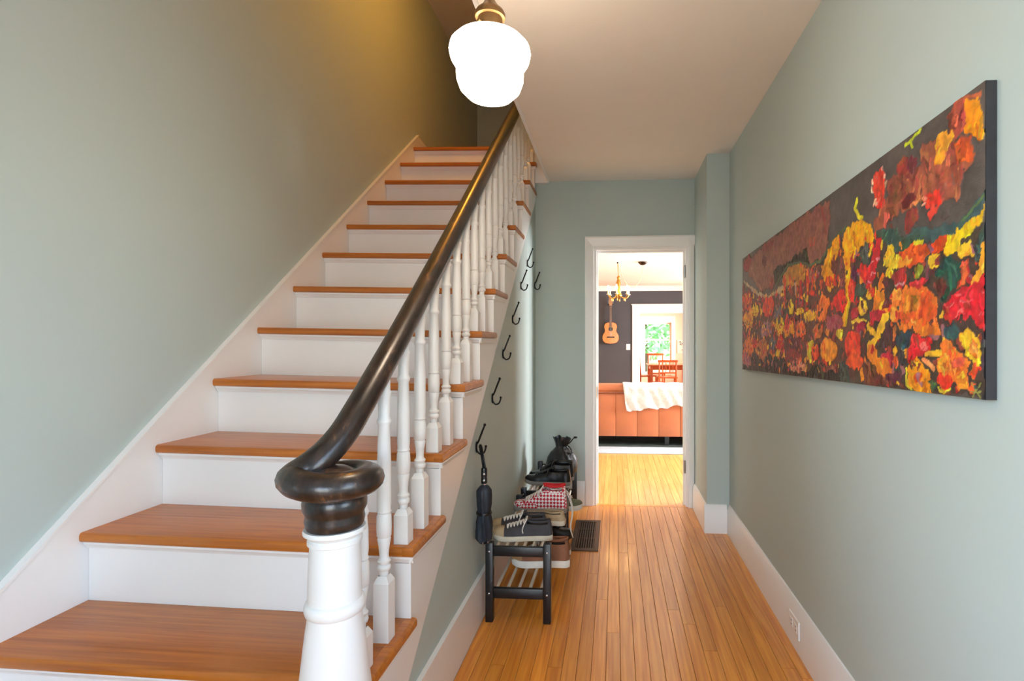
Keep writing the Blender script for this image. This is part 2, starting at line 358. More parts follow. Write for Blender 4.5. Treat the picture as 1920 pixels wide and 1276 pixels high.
# ------------------------------------------------------------------ balustrade
def rail_mat():
    m = bpy.data.materials.new('worn_dark_varnish'); m.use_nodes = True; n = m.node_tree.nodes; k = m.node_tree.links.new
    b = n['Principled BSDF']; g = n.new('ShaderNodeNewGeometry')
    mp = n.new('ShaderNodeMapping'); mp.inputs['Scale'].default_value = (30, 9, 9); mp.inputs['Rotation'].default_value = (.67, 0, 0); k(g.outputs['Position'], mp.inputs[0])
    no = n.new('ShaderNodeTexNoise'); no.inputs['Scale'].default_value = 1.3; no.inputs['Detail'].default_value = 8; no.inputs['Roughness'].default_value = .7; k(mp.outputs[0], no.inputs[0])
    cr = n.new('ShaderNodeValToRGB'); cr.color_ramp.elements[0].position = .43; cr.color_ramp.elements[0].color = (*lin((24, 20, 20)), 1)
    cr.color_ramp.elements[1].position = .76; cr.color_ramp.elements[1].color = (*lin((140, 96, 62)), 1)
    e = cr.color_ramp.elements.new(.60); e.color = (*lin((56, 42, 36)), 1)
    k(no.outputs[0], cr.inputs[0]); k(cr.outputs[0], b.inputs['Base Color'])
    sp = n.new('ShaderNodeTexNoise'); sp.inputs['Scale'].default_value = 190; sp.inputs['Detail'].default_value = 3; k(g.outputs['Position'], sp.inputs[0])
    bp = n.new('ShaderNodeBump'); bp.inputs['Strength'].default_value = .12; bp.inputs['Distance'].default_value = .003; k(sp.outputs[0], bp.inputs['Height']); k(bp.outputs[0], b.inputs['Normal'])
    b.inputs['Roughness'].default_value = .34; b.inputs['Coat Weight'].default_value = .45; b.inputs['Coat Roughness'].default_value = .18
    return m
RAIL = rail_mat()
bal = thing('balustrade', 'stair balustrade with a dark curled handrail and white turned balusters', 'banister', (-.65, 1.2, RISE))
NX, NY = -.652, 1.205
RZ = lambda y: 1.139+.797*(y-1.405)                     # centre line of the handrail
path = [(-.640, 4.55, RZ(4.30)), (-.640, 4.30, RZ(4.25)), (-.640, 3.9, RZ(3.9)), (-.640, 3.2, RZ(3.2)), (-.640, 2.5, RZ(2.5)), (-.641, 1.9, RZ(1.9)), (-.642, 1.6, RZ(1.6)+.003), (-.644, 1.45, 1.182), (-.647, 1.375, 1.122), (-.651, 1.315, 1.072), (-.659, 1.262, 1.024), (-.676, 1.217, .984), (-.700, 1.180, .955)]
spi = []
SX, SY = NX-.004, NY-.006
for i in range(0, 19):
    a = math.radians(206+i*22); r = .080 if i < 9 else .080-.0050*(i-8)
    spi.append((SX+r*math.cos(a), SY+r*math.sin(a), .934-.012*min(1, i/4) if i < 12 else .922))
pp = spline(path+spi, 6)
rad = []
for i, p in enumerate(pp):
    t = max(0, (i-len(path)*6-60)/48.); rad.append(.0355 if t <= 0 else max(.022, .0355-.012*t))
bm = BM(); tube(bm, pp, rad, 14, squash=.92)
hr = obj('handrail', bm, RAIL, bal, 60)
bm = BM(); lathe(bm, [(.012, .9535), (.03, .952), (.045, .945), (.062, .940), (.080, .925), (.080, .900), (.03, .897)], (SX, SY, 0), 32); obj('scroll_eye', bm, RAIL, hr, 50)
bm = BM(); lathe(bm, [(.03*.9, .222), (.112*.9, .222), (.112*.9, .30), (.104*.9, .315), (.100*.9, .345), (.093*.9, .40), (.0865*.9, .45), (.078*.9, .52), (.071*.9, .575), (.0655*.9, .61), (.0655*.9, .648), (.0645*.9, .70), (.0625*.9, .745), (.0605*.9, .765), (.0605*.9, .775), (.066*.9, .778), (.066*.9, .786), (.060*.9, .79), (.068*.9, .797), (.0755*.9, .802), (.0765*.9, .807), (.074*.9, .812), (.03*.9, .812)], (NX, NY, 0), 40)
newel = obj('newel_post', bm, WHITE, bal, 40)
bm = BM(); lathe(bm, [(.064*.9, .612), (.0705*.9, .617), (.0735*.9, .626), (.0735*.9, .634), (.0705*.9, .643), (.064*.9, .647)], (NX, NY, 0), 40, False, False); obj('newel_ring', bm, WHITE, newel, 60)
bm = BM(); lathe(bm, [(.03*.9, .8125), (.067*.9, .8125), (.071*.9, .820), (.073*.9, .832), (.071*.9, .842), (.0725*.9, .848), (.078*.9, .858), (.079*.9, .872), (.0765*.9, .882), (.072*.9, .888), (.073*.9, .893), (.080*.9, .900), (.083*.9, .908), (.03*.9, .912)], (NX, NY, 0), 40); obj('newel_cap', bm, RAIL, newel, 50)
# balusters: two to a tread, turned shaft on a square foot
def baluster(x, y, z0, ztop, base):
    o = z0; h = ztop-z0
    hw = .0215
    bm = BM(); box(bm, x-hw, x+hw, y-hw, y+hw, o, o+base)
    v = [bm.verts.new((x+sx*hw, y+sy*hw, o+base)) for sx, sy in ((-1, -1), (1, -1), (1, 1), (-1, 1))]
    u = [bm.verts.new((x+sx*.0125, y+sy*.0125, o+base+.018)) for sx, sy in ((-1, -1), (1, -1), (1, 1), (-1, 1))]
    for i in range(4): bm.faces.new((v[i], v[(i+1) % 4], u[(i+1) % 4], u[i]))
    b = base; T = h
    prof = [(.0125, b+.012), (.0125, b+.030), (.0175, b+.034), (.019, b+.040), (.0175, b+.046), (.0135, b+.049), (.0175, b+.053), (.0185, b+.058), (.013, b+.064), (.0125, b+.075), (.0145, b+.095), (.0185, b+.118), (.0165, b+.122), (.0195, b+.126), (.0205, b+.150), (.0195, b+.182), (.0165, b+.188), (.0195, b+.192), (.0175, b+.198), (.0190, b+.215)]
    top = T-.115
    prof += [(.0185, (b+.215+top)/2), (.0155, top-.01), (.0185, top-.004), (.0195, top), (.0185, top+.005), (.015, top+.012), (.0165, top+.05), (.0185, top+.075), (.0195, top+.08), (.0165, top+.086), (.0165, T)]
    lathe(bm, prof, (x, y, o), 12, False, True)
    return obj('baluster', bm, WHITE, bal, 40)
XB = -.635
for k in range(2, 14):
    for j, (dy, b) in enumerate(((.046, .085), (.046+RUN/2, .160))):
        y = yk(k)+dy
        if k == 13 and j == 1: continue
        zt = RZ(y)-.022
        if k == 2 and j == 0: zt = .93
        baluster(XB, y, zk(k)-SAG*.95+.0003, zt, b)
# ------------------------------------------------------------------ pendant lamp
LX, LY = -.36, 1.524
lamp = thing('pendant_lamp', 'lit white schoolhouse glass pendant lamp hanging from the hall ceiling', 'lamp', (LX, LY, CZ))
GLOBE = M('lit_opal_glass', (255, 230, 200), .3, var=0, emit=18.0)
AGEDBRASS = M('aged_brass', (128, 100, 66), .42, .85, var=.2, scale=30)
bm = BM(); lathe(bm, [(.034, 2.135), (.037, 2.129), (.070, 2.124), (.098, 2.112), (.113, 2.096), (.117, 2.079), (.112, 2.058), (.101, 2.040), (.0945, 2.030), (.0965, 2.018), (.0955, 2.000), (.086, 1.973), (.064, 1.951), (.034, 1.940), (.006, 1.937)], (LX, LY, 0), 40, True, True)
obj('glass_globe', bm, GLOBE, lamp, 40)
bm = BM(); lathe(bm, [(.035, 2.128), (.0355, 2.178), (.043, 2.180), (.044, 2.190), (.039, 2.200), (.026, 2.212), (.014, 2.230), (.011, 2.250), (.006, 2.264)], (LX, LY, 0), 24); obj('gallery_fitter', bm, AGEDBRASS, lamp, 35)
for a in (0, 2.1, 4.2):
    bm = BM(); tube(bm, [(LX+.036*math.cos(a), LY+.036*math.sin(a), 2.15), (LX+.05*math.cos(a), LY+.05*math.sin(a), 2.15)], .0045, 6); obj('thumb_screw', bm, AGEDBRASS, lamp)
bm = BM()
for i, (rr) in enumerate((0, 1)):
    ph = i*PI; tube(bm, [(LX+.007*math.cos(ph+t*1.5), LY+.007*math.sin(ph+t*1.5), 2.26+t*.0135) for t in range(14)], .0042, 6)
obj('twisted_cord', bm, M('fabric_cord', (150, 110, 84), .8, var=.2), lamp, 60)
bm = BM(); lathe(bm, [(.006, 2.435), (.02, 2.438), (.05, 2.452), (.062, 2.468), (.062, 2.4755)], (LX, LY, 0), 24); obj('ceiling_canopy', bm, AGEDBRASS, lamp, 40)

# ------------------------------------------------------------------ painting
STROKES = """g 100,62,52 0 -32,456 403,370 727,371 934,442 1131,413 1315,466 1483,413 1483,27 1294,30 -32,0
g 72,58,50 0 1399,451 1531,440 1772,378 1904,352 1962,372 1962,30 1904,31 1451,18 1399,18
g 142,88,76 0 98,573 521,614 783,616 1118,623 1216,607 1211,510 1181,453 1131,433 1037,432 994,486 783,470 629,462 587,391 352,395 245,464 129,493
g 46,44,36 0 818,476 994,497 1023,429 1131,428 1181,425 1105,412 934,445 783,464
g 46,44,36 0 587,461 783,482 708,421 608,408
p 150,95,80 14 727,580 727,479
p 150,95,80 11 1023,549 1023,444
p 160,105,90 19 159,564 300,443 403,390
p 145,92,80 17 475,476 403,390
p 150,62,52 14 1144,602 1181,516
e 150,40,35 0 111,563 76,38
e 100,40,45 0 438,529 43,27
e 140,70,65 0 495,585 92,19
e 165,80,65 0 1058,510 30,15
e 150,60,55 0 553,414 30,26
p 190,165,130 19 35,469 326,384 521,353 727,377
e 190,130,40 0 874,410 156,43
e 165,95,85 0 1049,378 62,30
p 82,100,66 11 629,400 783,459 934,449 1023,424 1131,423 1228,469 1335,497
p 220,50,30 24 746,416 746,321
p 225,60,30 20 809,408 809,351
p 190,20,40 35 934,371 941,305
p 215,50,35 30 1009,394 1009,321
p 225,60,35 32 1072,366 1051,317
p 190,150,140 14 869,373 877,333
g 245,165,20 0 1144,406 1193,437 1239,471 1283,476 1289,430 1251,400 1239,365 1228,324 1193,333 1144,377
e 110,50,50 0 1244,391 24,22
e 225,80,40 0 1204,350 30,17
g 120,70,64 0 1283,404 1325,406 1325,309 1294,295
g 75,90,75 0 1408,431 1483,421 1483,365 1430,373
g 250,172,12 0 1310,453 1325,490 1384,499 1448,493 1487,481 1487,416 1430,422 1405,402 1405,381 1389,383 1384,414 1367,391 1365,305 1360,263 1345,220 1330,190 1310,196 1330,309 1325,398
g 250,172,12 0 1446,494 1492,476 1516,440 1508,415 1446,429
p 225,215,40 14 1408,560 1394,539 1421,507 1439,501
p 200,170,20 12 1360,267 1335,195
g 40,36,33 0 159,61 300,94 727,77 994,32 1131,69 1294,57 1294,17 -32,-8
g 62,76,74 0 1283,79 1345,94 1355,20 1294,18
g 120,65,55 0 1131,59 1273,70 1283,47 1144,45
e 240,190,30 0 270,302 68,29
e 240,160,30 0 140,264 105,45
e 225,80,30 0 93,366 108,46
e 225,60,30 0 495,308 92,46
e 110,112,118 0 657,273 60,37
e 240,195,30 0 817,286 38,28
e 240,195,40 0 916,263 47,19
e 240,185,40 0 1021,241 57,20
e 240,120,40 0 1148,259 56,44
e 245,190,30 0 677,210 59,42
e 240,150,30 0 798,195 71,40
e 215,50,35 0 782,219 36,29
e 235,110,40 0 940,191 54,32
e 200,110,50 0 1104,182 39,30
e 160,110,120 0 471,203 93,40
e 220,40,30 0 688,131 49,43
e 240,190,30 0 658,93 40,15
e 100,38,48 0 864,131 99,39
e 150,50,45 0 847,81 101,34
e 220,140,110 0 897,49 96,22
e 215,185,40 0 1050,102 38,41
e 230,65,30 0 1084,107 37,30
e 235,140,30 0 1202,119 71,38
e 225,200,50 0 1288,169 32,18
e 220,40,35 0 1292,272 47,31
e 160,70,78 0 1247,206 78,27
e 215,50,35 0 1374,296 24,34
e 225,40,40 0 1455,348 43,20
e 200,35,50 0 1473,318 25,20
e 100,60,80 0 1393,344 18,25
e 60,80,70 0 1438,297 44,24
e 180,25,45 0 1402,230 32,17
e 240,190,50 0 1443,244 24,24
e 240,200,60 0 1420,204 45,8
e 160,30,60 0 1434,183 36,16
e 225,60,35 0 1382,134 62,34
e 230,80,35 0 1391,87 56,25
e 225,120,40 0 153,129 118,45
e 210,40,35 0 271,136 54,28
e 190,110,60 0 399,109 99,48
e 165,90,100 0 95,52 93,38
e 90,95,110 0 575,137 43,32
e 130,70,60 0 963,132 45,21
g 158,84,62 0 1516,482 1524,446 1604,454 1644,466 1729,465 1813,449 1874,438 1887,497 1917,498 1913,533 1896,556 1870,566 1833,556 1793,595 1745,594 1740,551 1669,575 1637,561 1590,558 1583,520
e 105,32,38 0 1686,485 36,13
e 140,52,50 0 1698,439 35,25
e 150,55,45 0 1662,577 26,24
e 125,50,60 0 1704,569 26,19
e 130,72,50 0 1629,524 39,31
e 165,80,60 0 1841,494 33,26
g 175,75,60 0 1840,630 1870,643 1896,637 1896,573 1870,566 1851,593
g 250,150,10 0 1896,629 1945,620 1954,552 1962,530 1921,535 1894,565
p 190,95,60 8 1865,645 1904,636 1941,624
g 250,168,42 0 1798,602 1833,595 1861,589 1865,573 1837,555 1813,527 1798,538
g 200,75,30 0 1870,560 1908,545 1915,505 1865,513
g 165,80,62 0 1833,556 1870,563 1865,516 1833,515
e 215,60,45 0 1542,557 34,52
e 240,165,145 0 1508,582 7,9
e 240,165,145 0 1500,562 7,10
e 240,165,145 0 1524,525 7,10
e 240,165,145 0 1568,582 6,9
e 240,165,145 0 1553,605 6,9
e 240,165,145 0 1579,561 6,9
e 235,65,45 0 1553,517 25,18
e 235,55,35 0 1782,463 34,20
p 230,70,50 16 1788,443 1772,427
e 240,130,110 0 1756,470 12,8
e 235,150,130 0 1751,454 11,4
p 195,205,40 9 1669,626 1699,628 1734,637
p 195,205,40 8 1701,607 1694,630
p 92,80,76 4 1813,428 1808,417 1828,406 1842,412 1828,427
p 60,95,90 25 1561,431 1637,402 1729,390 1833,381 1887,384 1929,405 1962,428
p 90,125,70 6 1887,390 1929,410 1962,430
g 235,200,20 0 1823,368 1878,375 1921,387 1952,401 1941,375 1917,353 1891,344 1887,317 1833,326
g 52,80,72 0 1516,451 1772,378 1751,360 1637,373 1568,399
g 52,80,75 0 1908,326 1952,350 1956,318 1933,292 1917,297
e 225,70,20 0 1802,356 32,19
e 130,90,110 0 1772,355 11,12
g 225,85,30 0 1637,373 1687,378 1756,362 1772,340 1751,325 1687,327
p 220,200,40 11 1711,376 1745,372
e 240,200,40 0 1603,378 23,15
e 240,200,40 0 1582,353 24,15
e 240,200,40 0 1610,349 23,15
e 240,200,40 0 1596,322 23,15
e 240,200,40 0 1633,352 22,15
e 235,150,40 0 1668,340 28,12
p 200,25,40 33 1539,408 1516,367 1492,306
p 240,200,40 12 1488,387 1500,408
p 240,200,40 12 1561,408 1554,391
e 225,40,40 0 1459,344 25,11
e 235,140,150 0 1500,358 14,3
e 235,140,150 0 1508,330 14,3
e 235,140,150 0 1531,368 13,3
e 235,140,150 0 1492,309 14,3
e 240,190,40 0 1787,319 23,20
e 240,195,40 0 1895,320 19,14
g 190,80,45 0 1878,294 1904,302 1913,276 1896,258 1874,260
g 20,75,60 0 1813,321 1851,324 1883,293 1878,268 1851,254 1818,224 1813,237 1842,267 1833,283 1808,274 1798,284
p 60,120,95 6 1833,315 1861,299 1870,278
g 112,45,48 0 1793,269 1833,274 1833,250 1803,244
p 245,170,40 18 1960,325 1941,283 1921,253
e 245,190,60 0 1948,279 11,11
g 220,30,45 0 1823,215 1870,247 1908,257 1945,269 1964,269 1964,164 1933,178 1913,187 1856,190
e 240,85,90 0 1851,222 14,4
e 240,85,90 0 1878,237 13,4
e 240,85,90 0 1895,219 12,4
e 240,85,90 0 1920,222 12,3
e 240,85,90 0 1944,199 11,4
e 240,85,90 0 1878,197 13,4
e 240,85,90 0 1952,241 11,3
e 165,42,48 0 1643,310 32,19
e 205,40,50 0 1727,281 40,14
e 110,60,75 0 1767,303 10,22
e 150,150,40 0 1728,311 23,9
e 215,150,160 0 1649,291 22,4
g 235,122,40 0 1597,266 1681,281 1745,255 1772,256 1798,232 1803,192 1808,153 1745,163 1656,168 1604,190
g 240,90,35 0 1729,250 1772,256 1803,195 1783,178 1723,192
e 165,95,30 0 1705,232 16,19
e 245,160,60 0 1630,262 26,17
e 235,90,40 0 1674,201 37,20
e 245,165,60 0 1617,211 20,25
g 240,130,30 0 1500,232 1508,270 1539,289 1554,332 1568,319 1568,264 1539,237
e 180,30,50 0 1533,219 45,19
e 110,40,45 0 1582,248 21,14
p 240,190,40 25 1576,206 1524,156 1492,117
p 240,190,40 19 1484,191 1516,163
e 240,190,50 0 1459,242 16,15
e 78,40,50 0 1595,147 41,30
e 200,110,50 0 1624,158 13,14
e 190,40,60 0 1589,101 28,14
g 110,55,45 0 1451,109 1500,87 1546,70 1663,45 1663,35 1604,27 1451,22
p 235,130,30 35 1500,110 1539,81 1604,66
e 225,90,40 0 1624,95 16,14
e 90,40,60 0 1616,56 40,18
e 40,70,80 0 1668,147 31,20
e 48,48,54 0 1662,106 18,20
g 215,30,40 0 1687,100 1694,147 1729,163 1778,153 1783,128 1740,115 1705,88
e 245,110,100 0 1756,137 16,10
g 245,150,20 0 1675,76 1717,98 1734,115 1756,84 1778,66 1778,25 1729,24 1687,34
p 215,205,40 8 1675,76 1675,39 1699,28
e 220,95,20 0 1728,63 17,13
e 45,80,85 0 1855,163 27,17
g 240,120,40 0 1798,98 1813,131 1837,149 1878,126 1904,107 1908,43 1878,44 1870,66 1833,43 1798,55 1808,71
p 245,190,40 12 1762,115 1813,119
p 245,150,90 14 1751,102 1788,82
e 230,50,30 0 1832,63 29,14
e 240,90,70 0 1878,103 22,12
e 245,165,40 0 1822,98 14,20
e 245,160,40 0 1893,64 10,19
e 235,80,40 0 1855,117 16,11
g 240,185,40 0 1883,157 1908,176 1941,156 1948,132 1948,90 1921,80 1904,110
e 235,120,40 0 1928,129 13,27
e 225,70,40 0 1932,86 19,5
e 220,200,40 0 1822,42 29,6
e 60,80,40 0 1782,44 12,6
p 140,142,70 4 1917,61 1941,33
p 140,142,70 4 1941,62 1917,30
p 140,142,70 4 1915,43 1943,45
g 45,46,52 0 1952,167 1962,167 1962,30 1947,28"""
pnt = thing('painting', 'long unframed canvas painted with a crowd of orange, red and yellow flowers', 'painting', (XW-.018, 2.05, 1.08))
def make_paint():
    NU, NV = 740, 236; W, H = 1953., 615.
    rng = np.random.default_rng(4)
    def vn(cell, amp):
        gu, gv = int(W/cell)+3, int(H/cell)+3; g = rng.random((gv, gu))
        U = np.linspace(0, gu-2.001, NU); V = np.linspace(0, gv-2.001, NV); iu = U.astype(int); iv = V.astype(int)
        fu = (U-iu)[None]; fv = (V-iv)[:, None]
        a = g[iv][:, iu]*(1-fu)+g[iv][:, iu+1]*fu; b = g[iv+1][:, iu]*(1-fu)+g[iv+1][:, iu+1]*fu
        return (a*(1-fv)+b*fv-.5)*2*amp
    u = np.linspace(0, W, NU)[None]*np.ones((NV, 1)); vv = np.linspace(0, H, NV)[:, None]*np.ones((1, NU))
    v = vv-7+37*u/W
    us = u+vn(40, 9)+vn(14, 8)+vn(6, 4); vs = v+vn(40, 9)+vn(14, 8)+vn(6, 4)
    us0, vs0 = us, vs
    C = np.zeros((NV, NU, 3)); C[:] = (86, 79, 75); C *= (1+vn(60, .14)+vn(14, .10))[..., None]
    Hh = vn(18, .15)
    j1, j2, j3 = vn(14, 1), vn(8, 1), vn(30, 1)
    def inside(P):
        P = np.array(P, float); r = np.zeros(us.shape, bool); n = len(P)
        for i in range(n):
            x1, y1 = P[i]; x2, y2 = P[(i+1) % n]
            if y1 == y2: continue
            c = ((y1 > vs) != (y2 > vs)) & (us < (x2-x1)*(vs-y1)/(y2-y1)+x1); r ^= c
        return r
    FULL = (slice(None), slice(None))
    def put(m, col, h, jit=.13, sl=FULL):
        c = np.array(col, float); A, B, D = j1[sl][m], j2[sl][m], j3[sl][m]
        C[sl][m] = np.clip(c*(1+jit*A[:, None]+jit*B[:, None]*.8+np.stack([D*.05, D*.12, D*0], -1)), 0, 255)
        Hh[sl][m] = h+.35*B
    def blob(cu, cv, ru, rv, th):
        R = max(ru, rv)+24; c0 = cv+7-37*cu/W
        sl = (slice(max(0, int((c0-R)/H*NV)), max(1, int((c0+R)/H*NV)+2)), slice(max(0, int((cu-R)/W*NU)), max(1, int((cu+R)/W*NU)+2)))
        du, dv = us[sl]-cu, vs[sl]-cv
        return ((du*math.cos(th)+dv*math.sin(th))/ru)**2+((-du*math.sin(th)+dv*math.cos(th))/rv)**2 < 1, sl
    def flecks(m, c, a, b, ru, rv, n, k=1):
        """short brush marks inside a patch, lighter, darker and shifted in hue"""
        for _ in range(n):
            cu, cv = a+ru*rng.uniform(-.9, .9), b+rv*rng.uniform(-.9, .9); th = rng.normal(0, .5)
            l, wd_ = min(rv*.7, rng.uniform(8, 30)), rng.uniform(3, 6)
            mm, sl = blob(cu, cv, wd_, l, th); mm &= m[sl]
            f_ = rng.uniform(.72, 1.22) if k == 1 else rng.uniform(.55, 1.5); sh = rng.uniform(-28, 34)*k
            put(mm, (min(255, c[0]*f_+8), min(255, max(0, c[1]*f_+sh)), min(255, max(0, c[2]*f_+(abs(sh) if sh > 25 else 0)))), rng.uniform(1.0, 2.0), .08, sl)
    items = []
    for ln in STROKES.strip().split('\n'):
        t, c, wd, *pts = ln.split(' ')
        items.append((t, tuple(map(int, c.split(','))), int(wd), [tuple(map(int, p.split(','))) for p in pts]))
    zone = inside(items[0][3]) | inside(items[1][3])
    pal = [(235, 140, 35), (240, 185, 40), (220, 55, 35), (190, 30, 45), (150, 60, 50), (95, 45, 50), (60, 78, 68), (225, 90, 35), (165, 105, 110), (70, 55, 50), (110, 62, 48)]
    def dabs(n, lo, hi, ufac, umax=W):
        for _ in range(n):
            cu, cv = rng.uniform(0, umax), rng.uniform(20, 460); iu = min(NU-1, int(cu/W*NU)); iv = min(NV-1, max(0, int((cv+7-37*cu/W)/H*NV)))
            if not zone[iv, iu]: continue
            s = 1.25-.5*cu/W if ufac else 1
            ru, rv = rng.uniform(lo, hi)*1.2*s, rng.uniform(lo, hi)*1.3; th = rng.uniform(-.6, .6)
            mm, sl = blob(cu, cv, ru, rv, th); put(mm, pal[rng.integers(len(pal))], rng.uniform(.6, 1.5), .13, sl)
    for i, (t, c, wd, P) in enumerate(items):
        if i == 2: dabs(420, 7, 17, True)
        if t == 'g':
            m = inside(P); put(m, c, .5 if i < 2 else .9)
            if i > 2:
                q = np.array(P); lo_, hi_ = q.min(0), q.max(0); a, b = (lo_+hi_)/2; ru, rv = (hi_-lo_)/2+1; flecks(m, c, a, b, ru, rv, 8+int(ru*rv/200), .7 if sum(c) < 330 else 1)
        elif t == 'e':
            (a, b), (ru, rv) = P; m = ((us-a)/ru)**2+((vs-b)/rv)**2 < 1; put(m, c, 1.3, .16); flecks(m, c, a, b, ru, rv, 7)
        else:
            m = np.zeros(us.shape, bool); kw = .3 if wd < 16 else 1; us, vs = u+(us0-u)*kw, v+(vs0-v)*kw
            for (a, b), (c2, d) in zip(P, P[1:]):
                L = max(1e-6, (c2-a)**2+(d-b)**2); s = np.clip(((us-a)*(c2-a)+(vs-b)*(d-b))/L, 0, 1)
                m |= (us-a-s*(c2-a))**2+(vs-b-s*(d-b))**2 < (wd/2)**2
            put(m, c, 1.1); us, vs = us0, vs0
    dabs(230, 4, 8, True)
    dabs(620, 3.5, 8, True, 1150)
    C = np.clip(C/255., 0, 1); Lc = np.where(C <= .04045, C/12.92, ((C+.055)/1.055)**2.4)
    x = .7125-Hh*.0014
    KK = (XW-.022)/.712                      # canvas plane 22 mm off the wall
    co_ = np.stack([x-.7125+XW-.0225, (3.03-u/1000)*KK, 1.24+(v/1000-.14)*KK], -1).reshape(-1, 3)
    idx = np.arange(NU*NV).reshape(NV, NU)
    F = np.stack([idx[:-1, :-1], idx[1:, :-1], idx[1:, 1:], idx[:-1, 1:]], -1).reshape(-1, 4)
    me = bpy.data.meshes.new('paint_surface')
    me.vertices.add(len(co_)); me.vertices.foreach_set('co', co_.ravel())
    me.loops.add(F.size); me.loops.foreach_set('vertex_index', F.ravel().astype(np.int32))
    me.polygons.add(len(F)); me.polygons.foreach_set('loop_start', np.arange(0, F.size, 4, dtype=np.int32))
    me.polygons.foreach_set('use_smooth', np.ones(len(F), bool))
    me.update(calc_edges=True)
    at = me.color_attributes.new('paint', 'FLOAT_COLOR', 'POINT')
    at.data.foreach_set('color', np.concatenate([Lc.reshape(-1, 3), np.ones((len(co_), 1))], 1).ravel())
    return me
pm = bpy.data.materials.new('impasto_paint'); pm.use_nodes = True; _n = pm.node_tree.nodes
_a = _n.new('ShaderNodeAttribute'); _a.attribute_name = 'paint'
_x = _n.new('ShaderNodeTexNoise'); _x.inputs['Scale'].default_value = 120; _x.inputs['Detail'].default_value = 6
_b = _n.new('ShaderNodeBump'); _b.inputs['Strength'].default_value = .35; _b.inputs['Distance'].default_value = .004
pm.node_tree.links.new(_a.outputs['Color'], _n['Principled BSDF'].inputs['Base Color'])
pm.node_tree.links.new(_x.outputs[0], _b.inputs['Height']); pm.node_tree.links.new(_b.outputs[0], _n['Principled BSDF'].inputs['Normal'])
_n['Principled BSDF'].inputs['Roughness'].default_value = .42
obj('paint_surface', make_paint(), pm, pnt)
bm = BM(); KK = (XW-.022)/.712; prism(bm, [(y*KK, 1.24+(z-1.24)*KK) for y, z in ((3.03, 1.093), (3.03, 1.708), (1.077, 1.745), (1.077, 1.13))], 'X', XW-.0215, XW-.001)
obj('stretcher', bm, M('painted_canvas_edge', (52, 50, 54), .6, var=.2, scale=20), pnt)

# ------------------------------------------------------------------ coat hooks on the wall under the stairs
hooks = [(2.237, .800, 'black iron coat hook on the stair wall with the folded umbrella hanging from it'),
         (2.533, .977, 'lowest bare black coat hook, just above the umbrella hook on the stair wall'),
         (2.777, 1.185, 'second bare black coat hook counting up from the umbrella'),
         (3.040, 1.380, 'third bare black coat hook counting up from the umbrella'),
         (3.319, 1.603, 'fourth bare black coat hook counting up from the umbrella, left of the corner hook'),
         (3.564, 1.781, 'topmost black coat hook on the sloping row under the stairs'),
         (3.890, 1.665, 'black coat hook closest to the corner with the end wall')]
for y, z, lab in hooks:
    t = thing('coat_hook', lab, 'coat hook', (XS, y*1.0288, 1.24+(z-1.24)*1.0288), 0, 'coat hooks along the stair wall')
    bm = BM(); ellipsoid(bm, (.0035, 0, -.004), (.004, .010, .026), 10, 7); obj('plate', bm, IRON, t, 60, False)
    bm = BM(); p = spline([(.003, 0, .008), (.012, 0, .022), (.022, 0, .048), (.034, 0, .078), (.040, 0, .092)], 4); tube(bm, p, [.0045]*(len(p)-4)+[.004]*4, 7); ellipsoid(bm, (.040, 0, .094), (.0065,)*3, 8, 6); obj('upper_prong', bm, IRON, t, 60, False)
    bm = BM(); p = spline([(.003, 0, -.006), (.007, 0, -.022), (.020, 0, -.034), (.036, 0, -.028), (.043, 0, -.012), (.045, 0, -.002)], 4); tube(bm, p, .004, 7); ellipsoid(bm, (.045, 0, 0), (.006,)*3, 8, 6); obj('lower_prong', bm, IRON, t, 60, False)

# ------------------------------------------------------------------ folded umbrella
UX, UY = -.563, 2.272
um = thing('folded_umbrella', 'compact dark navy folded umbrella hanging by its strap from the lowest hook', 'umbrella', (UX, UY, .39))
NAVYFAB = M('umbrella_fabric', (30, 38, 50), .6, var=.25, scale=14, bump=.2, bscale=40)
bm = BM(); p = spline([(UX-.004, UY, .703), (UX-.012, UY+.004, .75), (UX-.026, UY+.026, .786), (UX-.020, UY+.028, .790), (UX-.006, UY+.006, .75), (UX+.004, UY, .703)], 4); tube(bm, p, .0045, 6); obj('wrist_strap', bm, IRON, um, 60)
bm = BM(); lathe(bm, [(.006, .632), (.0125, .634), (.0135, .64), (.0135, .655), (.012, .66), (.0135, .665), (.0135, .69), (.012, .70), (.006, .702)], (UX, UY, 0), 14); hd = obj('handle', bm, M('black_plastic', (14, 14, 16), .3), um, 35)
for z in (.648, .675):
    bm = BM(); ellipsoid(bm, (UX+.002, UY-.0125, z), (.006, .003, .006), 8, 6); obj('button', bm, CHROME, hd, 60)
bm = BM(); lathe(bm, [(.008, .612), (.0105, .633)], (UX, UY, 0), 12); obj('collar', bm, CHROME, um)
bm = BM(); n = 28; rings = []
for z, r, a in ((.628, .010, 0), (.618, .024, .08), (.606, .032, .10), (.580, .0325, .12), (.545, .0305, .14), (.515, .0275, .10), (.508, .0270, .05), (.500, .0285, .10), (.465, .0335, .14), (.430, .0345, .16), (.405, .0325, .2), (.388, .030, .30)):
    rings.append([bm.verts.new((UX+1.12*r*(1+a*math.cos(7*t+z*20))*math.cos(t)*.85, UY+1.15*r*(1+a*math.cos(7*t+z*20))*math.sin(t)*1.05, z+(0 if z > .41 else .010*math.cos(7*t+z*20)))) for t in [2*PI*i/n for i in range(n)]])
for a, b in zip(rings, rings[1:]):
    for i in range(n): bm.faces.new((b[i], b[(i+1) % n], a[(i+1) % n], a[i]))
bm.faces.new(rings[-1][::-1]); bm.faces.new(rings[0]); obj('canopy', bm, NAVYFAB, um, 70)
